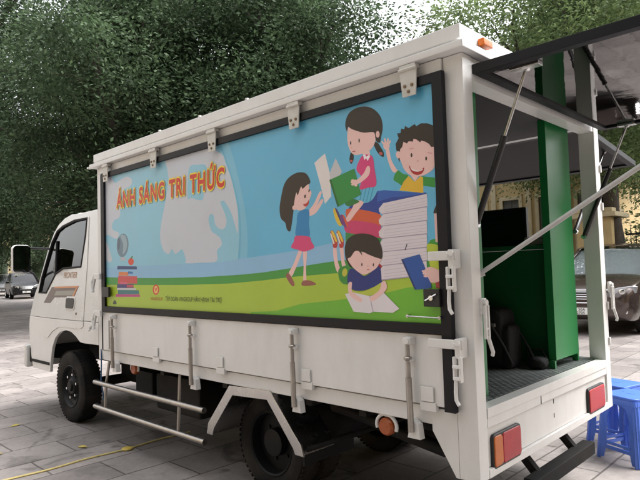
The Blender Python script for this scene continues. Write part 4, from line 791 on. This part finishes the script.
# ================================================================== cars
def make_suv(paint, label, loc, rz, shade=False, plate='30'):
    c = thing('parked_car', label, 'car', loc, rz, 'cars parked round the square')
    def sec(y, hw, zb, zt_, crown=.03, tuck=.06):
        pts = [(0, y, zb)]
        pts += [(hw-tuck-.04, y, zb), (hw-tuck, y, zb+.04), (hw-.02, y, zb+(zt_-zb)*.25), (hw, y, zb+(zt_-zb)*.55), (hw-.015, y, zb+(zt_-zb)*.8), (hw-.05, y, zt_-.035), (hw-.11, y, zt_-.008), (hw*.5, y, zt_+crown*.7), (0, y, zt_+crown)]
        return pts + [(-a, b, z) for a, b, z in pts[-2:0:-1]]
    b = MB(); st_ = [(0, .62, .42, .70, .01), (.02, .72, .36, .80, .01), (.10, .84, .30, .90, .02), (.28, .90, .28, .99, .03), (.6, .92, .28, 1.05, .04), (1.05, .925, .28, 1.10, .04), (1.25, .925, .28, 1.13, .02), (2.2, .93, .28, 1.14, .0), (3.6, .93, .28, 1.16, .0), (4.4, .91, .32, 1.16, .0), (4.62, .84, .42, 1.10, .0)]
    rows = [sec(y, hw, zb, zt_, cr) for y, hw, zb, zt_, cr in st_]; b.grid(rows, True); b.bm.faces.new([v for v in b.bm.verts[:len(rows[0])]]); b.bm.verts.ensure_lookup_table(); b.bm.faces.new([v for v in b.bm.verts[-len(rows[0]):]])
    # roof and pillars
    def gh(y, z, hw): return [(-hw, y, z), (-hw*.9, y, z+.03), (0, y, z+.05), (hw*.9, y, z+.03), (hw, y, z)]
    b.grid([gh(2.02, 1.66, .63), gh(2.25, 1.72, .66), (gh(3.2, 1.75, .66)), gh(4.1, 1.70, .64), gh(4.35, 1.62, .62)])
    for s_ in (-1, 1):
        b.tube([(s_*.80, 1.12, 1.11), (s_*.73, 1.55, 1.40), (s_*.64, 2.04, 1.66), (s_*.66, 2.6, 1.71), (s_*.655, 3.6, 1.715), (s_*.63, 4.3, 1.64), (s_*.72, 4.52, 1.15)], .038, 8)
        for y in (2.75, 3.65): b.tube([(s_*.84, y, 1.13), (s_*.665, y+.02, 1.70)], .035, 8)
    b.done('body', paint, c, 38)
    b = MB(); b.grid([[(-.80, 1.13, 1.11), (0, 1.05, 1.12), (.80, 1.13, 1.11)], [(-.73, 1.55, 1.40), (0, 1.47, 1.42), (.73, 1.55, 1.40)], [(-.64, 2.03, 1.665), (0, 1.97, 1.70), (.64, 2.03, 1.665)]]); b.done('windscreen', M_SCREEN if shade else M_GLASS, c, 60)
    b = MB()
    for s_ in (-1, 1): b.grid([[(s_*.83, 1.2, 1.12), (s_*.845, 2.75, 1.13), (s_*.845, 3.65, 1.14), (s_*.74, 4.5, 1.14)], [(s_*.65, 2.05, 1.66), (s_*.66, 2.75, 1.70), (s_*.66, 3.65, 1.70), (s_*.63, 4.3, 1.63)]])
    b.done('side_window', mat('tinted_glass', (.02, .025, .028), .04, coat=.5), c, 60)
    b = MB(); b.lohi((-.7, 1.35, 1.0), (.7, 4.3, 1.05)); b.lohi((-.6, 2.4, 1.05), (-.1, 2.55, 1.5), .05); b.lohi((.1, 2.4, 1.05), (.6, 2.55, 1.5), .05); b.lohi((-.62, 4.2, 1.0), (.62, 4.25, 1.6)); b.done('cabin', M_INT, c)
    if shade: b = MB(); b.grid([[(-.74, 1.20, 1.12), (0, 1.13, 1.13), (.74, 1.20, 1.12)], [(-.69, 1.58, 1.38), (0, 1.52, 1.40), (.69, 1.58, 1.38)], [(-.60, 2.03, 1.63), (0, 1.98, 1.66), (.60, 2.03, 1.63)]]); b.done('glare_sheet', mat('white_glare_sheet', (.85, .86, .88), .45, noise=.05, nscale=4), c, 60)  # pale sheet added behind the glass, stands in for bright sky reflection
    cm = mat('chrome', (.75, .75, .75), .12, 1)
    b = MB(); b.fill([rrect(-.43, .66, .43, .86, .05)], lambda x, z, h: (x, .015+abs(x)**2*.16+h, z), .02, .006); gr = b.done('grille', M_BLKPL, c)
    b = MB()
    for z in (.69, .735, .78, .825): b.tube([(x, -.010+abs(x)**2*.16, z) for x in (-.4, -.2, 0, .2, .4)], .010, 6)
    b.tube([(x, -.012+abs(x)**2*.16, .86+.01*abs(x)) for x in (-.46, -.2, 0, .2, .46)], .018, 8); b.done('grille_bar', cm, gr)
    for s_ in (-1, 1):
        b = MB(); b.fill([[(s_*.46, .72), (s_*.46, .86), (s_*.60, .905), (s_*.80, .93), (s_*.885, .92), (s_*.86, .80), (s_*.70, .74)]], lambda x, z, h: (x, .0+.40*max(0, abs(x)-.38)**1.25*1.25+h+.0, z), .04, .01, 2); hl = b.done('headlight', mat('clear_lamp', (.55, .57, .6), .08, .6, coat=1), c)
        b = MB(); b.lathe([(.05, 0), (.05, -.02), (.03, -.03)], (s_*.66, .045, .83), 'y', 16); b.done('lamp_bulb', cm, hl)
        b = MB(); b.lathe([(.06, .02), (.06, -.015), (.045, -.025)], (s_*.68, .06, .47), 'y', 16); b.done('fog_lamp', cm, c)
        b = MB(); blob(b, (s_*1.0, 1.5, 1.14), (.12, .09, .085), 3, 4, 12, .0); b.tube([(s_*.84, 1.45, 1.10), (s_*.95, 1.47, 1.12)], .03, 8); b.done('wing_mirror', paint, c)
    b = MB(); b.fill([rrect(-.60, .36, .60, .60, .06)], lambda x, z, h: (x, .02+abs(x)**2*.14+h, z), .02, .006); b.done('lower_intake', M_BLKPL, c)
    b = MB(); b.tube([(x, -.01+abs(x)**2*.14, .62) for x in (-.7, -.35, 0, .35, .7)], .016, 8); b.done('chrome_strip', cm, c)
    b = MB(); b.lohi((-.24, -.035, .40), (.24, -.02, .53), .003); pl = b.done('number_plate', mat('plate_white', (.78, .78, .76), .4), c)
    b = MB()
    for k in range(2): tb = text_mesh(('30A', '2705')[k], None, 1, 1, .01); b.merge(tb, lambda p, k=k: Vector((-.10+p.x*.075-.03*k, -.0365, .475-k*.062+p.y*.065)))
    b.done('plate_lettering', M_BLKPL, pl)
    for s_ in (-1, 1):
        for y in (.92, 3.7):
            b = MB(); b.lathe(tyre_prof(.37, .24, .24), (s_*.81, y, .37), 'y' if False else 'x', 36, True); wl = b.done('wheel', M_TYRE, c)
            b = MB(); b.lathe([(.24, 0), (.24, s_*.10), (.225, s_*.11), (.2, s_*.06), (.07, s_*.09), (.03, s_*.10)], (s_*.81, y, .37), 'x', 30); b.done('rim', cm, wl)
    return c
P_BRZ = mat('bronze_car_paint', (.085, .062, .055), .22, .55, noise=.06, nscale=4, coat=1)
P_SIL = mat('silver_car_paint', (.12, .12, .125), .35, .5, noise=.05, nscale=4, coat=1)
P_DRK = mat('black_car_paint', (.010, .010, .012), .35, .1, noise=.05, nscale=4)
make_suv(P_BRZ, 'bronze brown car facing the truck with a pale sheet added to whiten its windscreen', (-2.72, 9.0, 0), R(3), True)
make_suv(P_DRK, 'black car parked far off, seen between the wing mirror and the truck cab', (-39.4, 11.45, 0), R(78))
make_suv(P_SIL, 'dark grey car parked far off at the left edge of the photo', (-48.6, 12.75, 0), R(70))

make_suv(P_DRK, 'black car added out of view beside the bronze car to darken the rear hatch reflection', (.35, 8.6, 0), R(-4))  # out of frame; added for its dark reflection under the raised hatch

# ================================================================== trees
def crown_mesh(name, seed, lobes, n_leaf, leaf, m_):
    r = np.random.default_rng(seed); lobes = np.array(lobes, float); vol = lobes[:, 3]*lobes[:, 4]*lobes[:, 5]; pk = r.choice(len(lobes), n_leaf//150, p=vol/vol.sum())
    d = r.normal(size=(len(pk), 3)); d /= np.linalg.norm(d, axis=1)[:, None]; rad = r.uniform(.25, 1, len(pk))**(1/2.6)
    cc = lobes[pk, :3] + d*rad[:, None]*lobes[pk, 3:6]
    c = np.repeat(cc, 150, 0); n = len(c); c = c + r.normal(size=(n, 3))*np.array([.50, .50, .30])*r.uniform(.6, 1.3, (n, 1))
    out = c-np.repeat(cc, 150, 0); out[:, 2] -= .12; out += r.normal(size=(n, 3))*.18; ax = out/np.linalg.norm(out, axis=1)[:, None]
    nr = r.normal(size=(n, 3))*.7+np.array([0, 0, 1.0]); s = np.cross(ax, nr); s /= np.linalg.norm(s, axis=1)[:, None]+1e-6
    ln = leaf*r.uniform(.6, 1.25, (n, 1)); wd = ln*r.uniform(.4, .62, (n, 1)); nn = np.cross(s, ax)
    v = np.stack([c-ax*ln*.5, c+s*wd*.5+nn*ln*.08, c+ax*ln*.6, c-s*wd*.5+nn*ln*.08], 1).reshape(-1, 3)
    me = bpy.data.meshes.new(name); me.vertices.add(4*n); me.loops.add(4*n); me.polygons.add(n)
    me.vertices.foreach_set('co', v.ravel()); me.loops.foreach_set('vertex_index', np.arange(4*n)); me.polygons.foreach_set('loop_start', np.arange(n)*4); me.polygons.foreach_set('loop_total', np.full(n, 4))
    me.materials.append(m_); me.update(); me.validate(); return me
def trunk_mesh(seed, h, lobes, r0=.26):
    rr = random.Random(seed); q = MB(); top = Vector((rr.uniform(-.4, .4), rr.uniform(-.4, .4), h)); pts = [Vector((0, 0, -.1))]
    for k in range(1, 7): t = k/6; pts.append(Vector((top.x*t+rr.uniform(-.12, .12), top.y*t+rr.uniform(-.12, .12), h*t)))
    q.tube(pts, [r0*1.25]+[r0*(1-.5*k/6) for k in range(1, 7)], 12)
    for l in lobes:
        e = Vector(l[:3]); t0 = rr.uniform(.55, 1); s = pts[0].lerp(top, t0); mid = s.lerp(e, .5)+Vector((rr.uniform(-.3, .3), rr.uniform(-.3, .3), rr.uniform(.1, .6)))
        q.tube([s, s.lerp(mid, .5)+Vector((0, 0, .1)), mid, mid.lerp(e, .5), e+Vector((0, 0, l[5]*.4))], [r0*.5, r0*.42, r0*.32, r0*.22, r0*.08], 8)
        for k in range(3):
            b2 = e+Vector((rr.uniform(-1, 1)*l[3]*.8, rr.uniform(-1, 1)*l[4]*.8, rr.uniform(-.6, .8)*l[5])); q.tube([mid.lerp(e, .4), mid.lerp(e, .6).lerp(b2, .5)+Vector((0, 0, .15)), b2], [r0*.2, r0*.13, r0*.04], 6)
    return q.done('trunk', M_BARK)
def lobes_for(seed, h0, h1, rad, n):
    r = random.Random(seed); out = []
    for k in range(n):
        t = (k+.5)/n; z = h0+(h1-h0)*t; rr = rad*(.55+.45*math.sin(math.pi*min(1, t*1.1+.08))); a = k*2.399+r.uniform(-.4, .4); d = rr*r.uniform(.35, .75)
        s = rad*r.uniform(.27, .43); out.append((d*math.cos(a), d*math.sin(a), z, s, s, s*.72))
    return out
KIND = {}
def build_kind(k, seed, h0, h1, rad, n, leaves, leaf, m_, r0):
    lb = lobes_for(seed, h0, h1, rad, n); tr = trunk_mesh(seed, h0+(h1-h0)*.45, lb, r0); tm = tr.data; bpy.data.objects.remove(tr); KIND[k] = (tm, crown_mesh('crown', seed, lb, leaves, leaf, m_))
build_kind('dense', 11, 3.4, 14, 5.2, 17, 120000, .128, M_LEAFD, .34)
build_kind('dense_low', 23, 2.4, 11, 4.6, 15, 105000, .122, M_LEAFD, .30)
build_kind('light', 37, 4.6, 12, 4.6, 13, 90000, .115, M_LEAFL, .24)
build_kind('shrub', 51, .5, 2.6, 1.6, 9, 16000, .12, M_LEAFL, .06)
def tree(kind, d, t, s, rz, label, name='broadleaf_tree', group='trees round the square'):
    p = CAM + np.array([-.6956, .7185, 0])*d + np.array([.7185, .6956, 0])*t
    o = thing(name, label, 'tree' if 'tree' in name else 'shrub', (p[0], p[1], 0), R(rz), group); o.scale = (s, s, s); tm, cm_ = KIND[kind]
    for nm, me in (('trunk', tm), ('crown', cm_)):
        x = bpy.data.objects.new(nm, me); col.objects.link(x); x.parent = o
    return o
tree('dense', 23, -14.2, 1.05, 0, 'dense dark tree at the left edge above the truck cab')
tree('dense_low', 17, -5.8, 1.0, 70, 'dark low branched tree rising right behind the cab roof')
tree('dense', 21, -4.0, 1.0, 140, 'tall dark tree behind the title end of the truck box')
tree('dense_low', 18, -.75, 1.02, 200, 'dark tree behind the middle of the truck roof, its crown ending at the open sky')
tree('dense', 29, -10, 1.15, 250, 'very tall dark tree in the second row behind the cab')
tree('dense_low', 30, -3.4, 1.1, 20, 'tall tree in the second row behind the middle of the roof')
tree('dense_low', 34, -22, 1.15, 310, 'far dark tree at the left edge beyond the parked cars')
tree('dense', 52, -17.5, 1.1, 60, 'dark spreading tree far off over the parked cars at the left edge')
tree('light', 20, 10.2, 1.0, 30, 'pale green tree behind the raised rear hatch')
tree('light', 26, 13.2, 1.1, 150, 'tall pale tree farther back above the hatch')
tree('light', 15.2, 8.0, .95, 260, 'pale green tree at the right edge, its trunk showing beyond the open hatches')
tree('dense', -7, -13, 1.0, 90, 'unseen dark tree added to dim low sky light, ahead of the truck and behind the photographer')  # this and the next two: out of view, added to cut low sky light
tree('dense', -8, -4, 1.1, 120, 'unseen dark tree added to dim low sky light, straight behind the photographer')
tree('dense', -8, 5, 1.0, 210, 'unseen dark tree added to dim sky light, behind the photographer, level with the truck rear')
for x_, y_, sc_, lb_ in ((-52.5, 12.6, .5, 'dark bush behind the dark grey car at the left edge'), (-46, 14.2, .42, 'dark bush between the two far parked cars'), (-47, 18.5, .55, 'dark bush seen between the wing mirror and the cab, behind the black car')):
    o = thing('garden_bush', lb_, 'bush', (x_, y_, 0), R(x_*40), 'bushes beyond the far parked cars'); o.scale = (sc_,)*3
    for nm, me in zip(('trunk', 'crown'), KIND['dense_low']):
        x = bpy.data.objects.new(nm, me); col.objects.link(x); x.parent = o

# ================================================================== buildings, fence, gate pillar
M_YW = mat('yellow_render', (.56, .42, .21), .85, noise=.18, nscale=1.4, bump=.1, bscale=20)
M_CRM = mat('cream_render', (.62, .52, .34), .8, noise=.12, nscale=2)
M_SHUT = mat('grey_shutter', (.16, .16, .15), .6, noise=.2, nscale=3)
def building(name, label, loc, rz, L, H, nwin, floors):
    o = thing(name, label, 'building', loc, rz)
    loops = [[(0, 0), (L, 0), (L, H), (0, H)]]; ws = []
    for f in range(floors):
        for k in range(nwin):
            xc = (k+.5)*L/nwin; z0 = 1.7+f*(H/floors); ws.append((xc-.42, z0, xc+.42, z0+2.5)); loops.append([(xc-.42, z0), (xc+.42, z0), (xc+.42, z0+2.5), (xc-.42, z0+2.5)])
    b = MB(); b.fill(loops, lambda a, z, h: (a, h+.15, z), .15, 0); b.lohi((0, .31, 0), (.3, 8, H)); b.lohi((L-.3, .31, 0), (L, 8, H)); b.lohi((0, 7.7, 0), (L, 8, H)); b.lohi((.3, .31, H-.3), (L-.3, 7.7, H-.05)); b.done('wall', M_YW, o)
    b = MB(); b.lohi((-.25, -.3, H), (L+.25, 8.2, H+.25), .03); b.lohi((-.12, -.15, H-.22), (L+.12, -.005, H-.003), .02); b.lohi((-.05, -.08, .0), (L+.05, -.004, .7), .02)
    for k in range(nwin+1): x = min(max(k*L/nwin, .2), L-.2); b.lohi((x-.12, -.10, .705), (x+.12, -.003, H-.225), .02)
    b.done('cornice', M_CRM, o)
    for x0, z0, x1, z1 in ws:
        b = MB(); b.fill([[(x0-.1, z0-.1), (x1+.1, z0-.1), (x1+.1, z1+.1), (x0-.1, z1+.1)], [(x0+.05, z0+.05), (x1-.05, z0+.05), (x1-.05, z1-.05), (x0+.05, z1-.05)]], lambda a, z, h: (a, h+.02-.06, z), .04, .01); wn_ = b.done('window', M_CRM, o)
        b = MB(); xm = (x0+x1)/2; b.lohi((x0+.052, .06, z0+.052), (xm-.01, .10, z1-.052)); b.lohi((xm+.01, .06, z0+.052), (x1-.052, .10, z1-.052))
        for k in range(19): z = z0+.12+k*.12; b.lohi((x0+.09, .05, z), (xm-.05, .062, z+.07)); b.lohi((xm+.05, .05, z), (x1-.09, .062, z+.07))
        b.done('shutter', M_SHUT, wn_)
    return o
building('yellow_building', 'long yellow building with grey shuttered windows seen through the open truck side', (-30.0, 21.5, 0), R(0), 24, 9.6, 15, 2)
building('corner_building', 'low yellow building far behind the parked cars at the left edge', (-75, 12, 0), R(60), 30, 9.6, 12, 2)
building('yellow_building', 'long yellow building across the square behind the photographer, mirrored in the cab window', (26, -17, 0), R(180), 62, 11, 24, 2)  # known from its reflection; also put here to block low sky light
building('yellow_building', 'unseen yellow building added behind the rear of the truck to block low sky light', (24, -15, 0), R(-90) + math.pi, 40, 11, 16, 2)  # out of view; added to keep low sky light from under the truck
gp = thing('gate_pillar', 'square yellow gate pillar with a cap beside the iron fence', 'pillar', (-4.05, 14.2, 0))
q = MB(); q.lohi((-.45, -.45, .3), (.45, .45, 2.55), .02); q.lohi((-.33, -.46, .6), (.33, -.452, 2.3), .004); q.done('shaft', M_YW, gp)
q = MB(); q.lohi((-.6, -.6, 2.553), (.6, .6, 2.68), .02); q.lohi((-.5, -.5, 2.683), (.5, .5, 2.8), .03); q.lohi((-.55, -.55, 0), (.55, .55, .297), .02); q.done('cap', M_CRM, gp)
lm = MB(); lm.lathe([(.10, 0), (.06, .06), (.05, .10), (.16, .16), (.20, .5), (.22, .52), (.10, .66), (.03, .72), (.01, .78)], (-4.05, 14.2, 2.803), 'z', 8)
tag(lm.done('pillar_lantern', M_BLKPL), 'dark lantern on top of the yellow gate pillar', 'lantern')
fc = thing('iron_fence', 'dark iron railing to the right of the yellow gate pillar', 'fence', (-3.4, 14.2, 0))
q = MB(); q.lohi((0, -.15, 0), (12, .15, .5), .02); q.done('plinth', M_CRM, fc)
q = MB(); q.lohi((0, -.02, .62), (12, .02, .67)); q.lohi((0, -.02, 2.05), (12, .02, 2.10)); q.done('rail', M_BLK, fc)
q = MB()
for k in range(95): q.tube([(.12+k*.125, 0, .502), (.12+k*.125, 0, 2.2), (.12+k*.125, 0, 2.32)], [.011, .011, .002], 6)
q.done('railing', M_BLK, fc)
for i, (dx, dy, sc) in enumerate(((-2.0, 15.6, 1.0), (.4, 15.8, 1.1), (2.9, 15.7, .95))):
    o = thing('garden_shrub', ('leafy shrub behind the iron fence, next to the yellow gate pillar', 'leafy shrub behind the middle of the iron fence', 'leafy shrub behind the iron fence, farthest from the pillar')[i], 'shrub', (dx, dy, 0), R(80*i), 'shrubs behind the iron fence'); o.scale = (sc,)*3
    for nm, me in zip(('trunk', 'crown'), KIND['shrub']):
        x = bpy.data.objects.new(nm, me); col.objects.link(x); x.parent = o
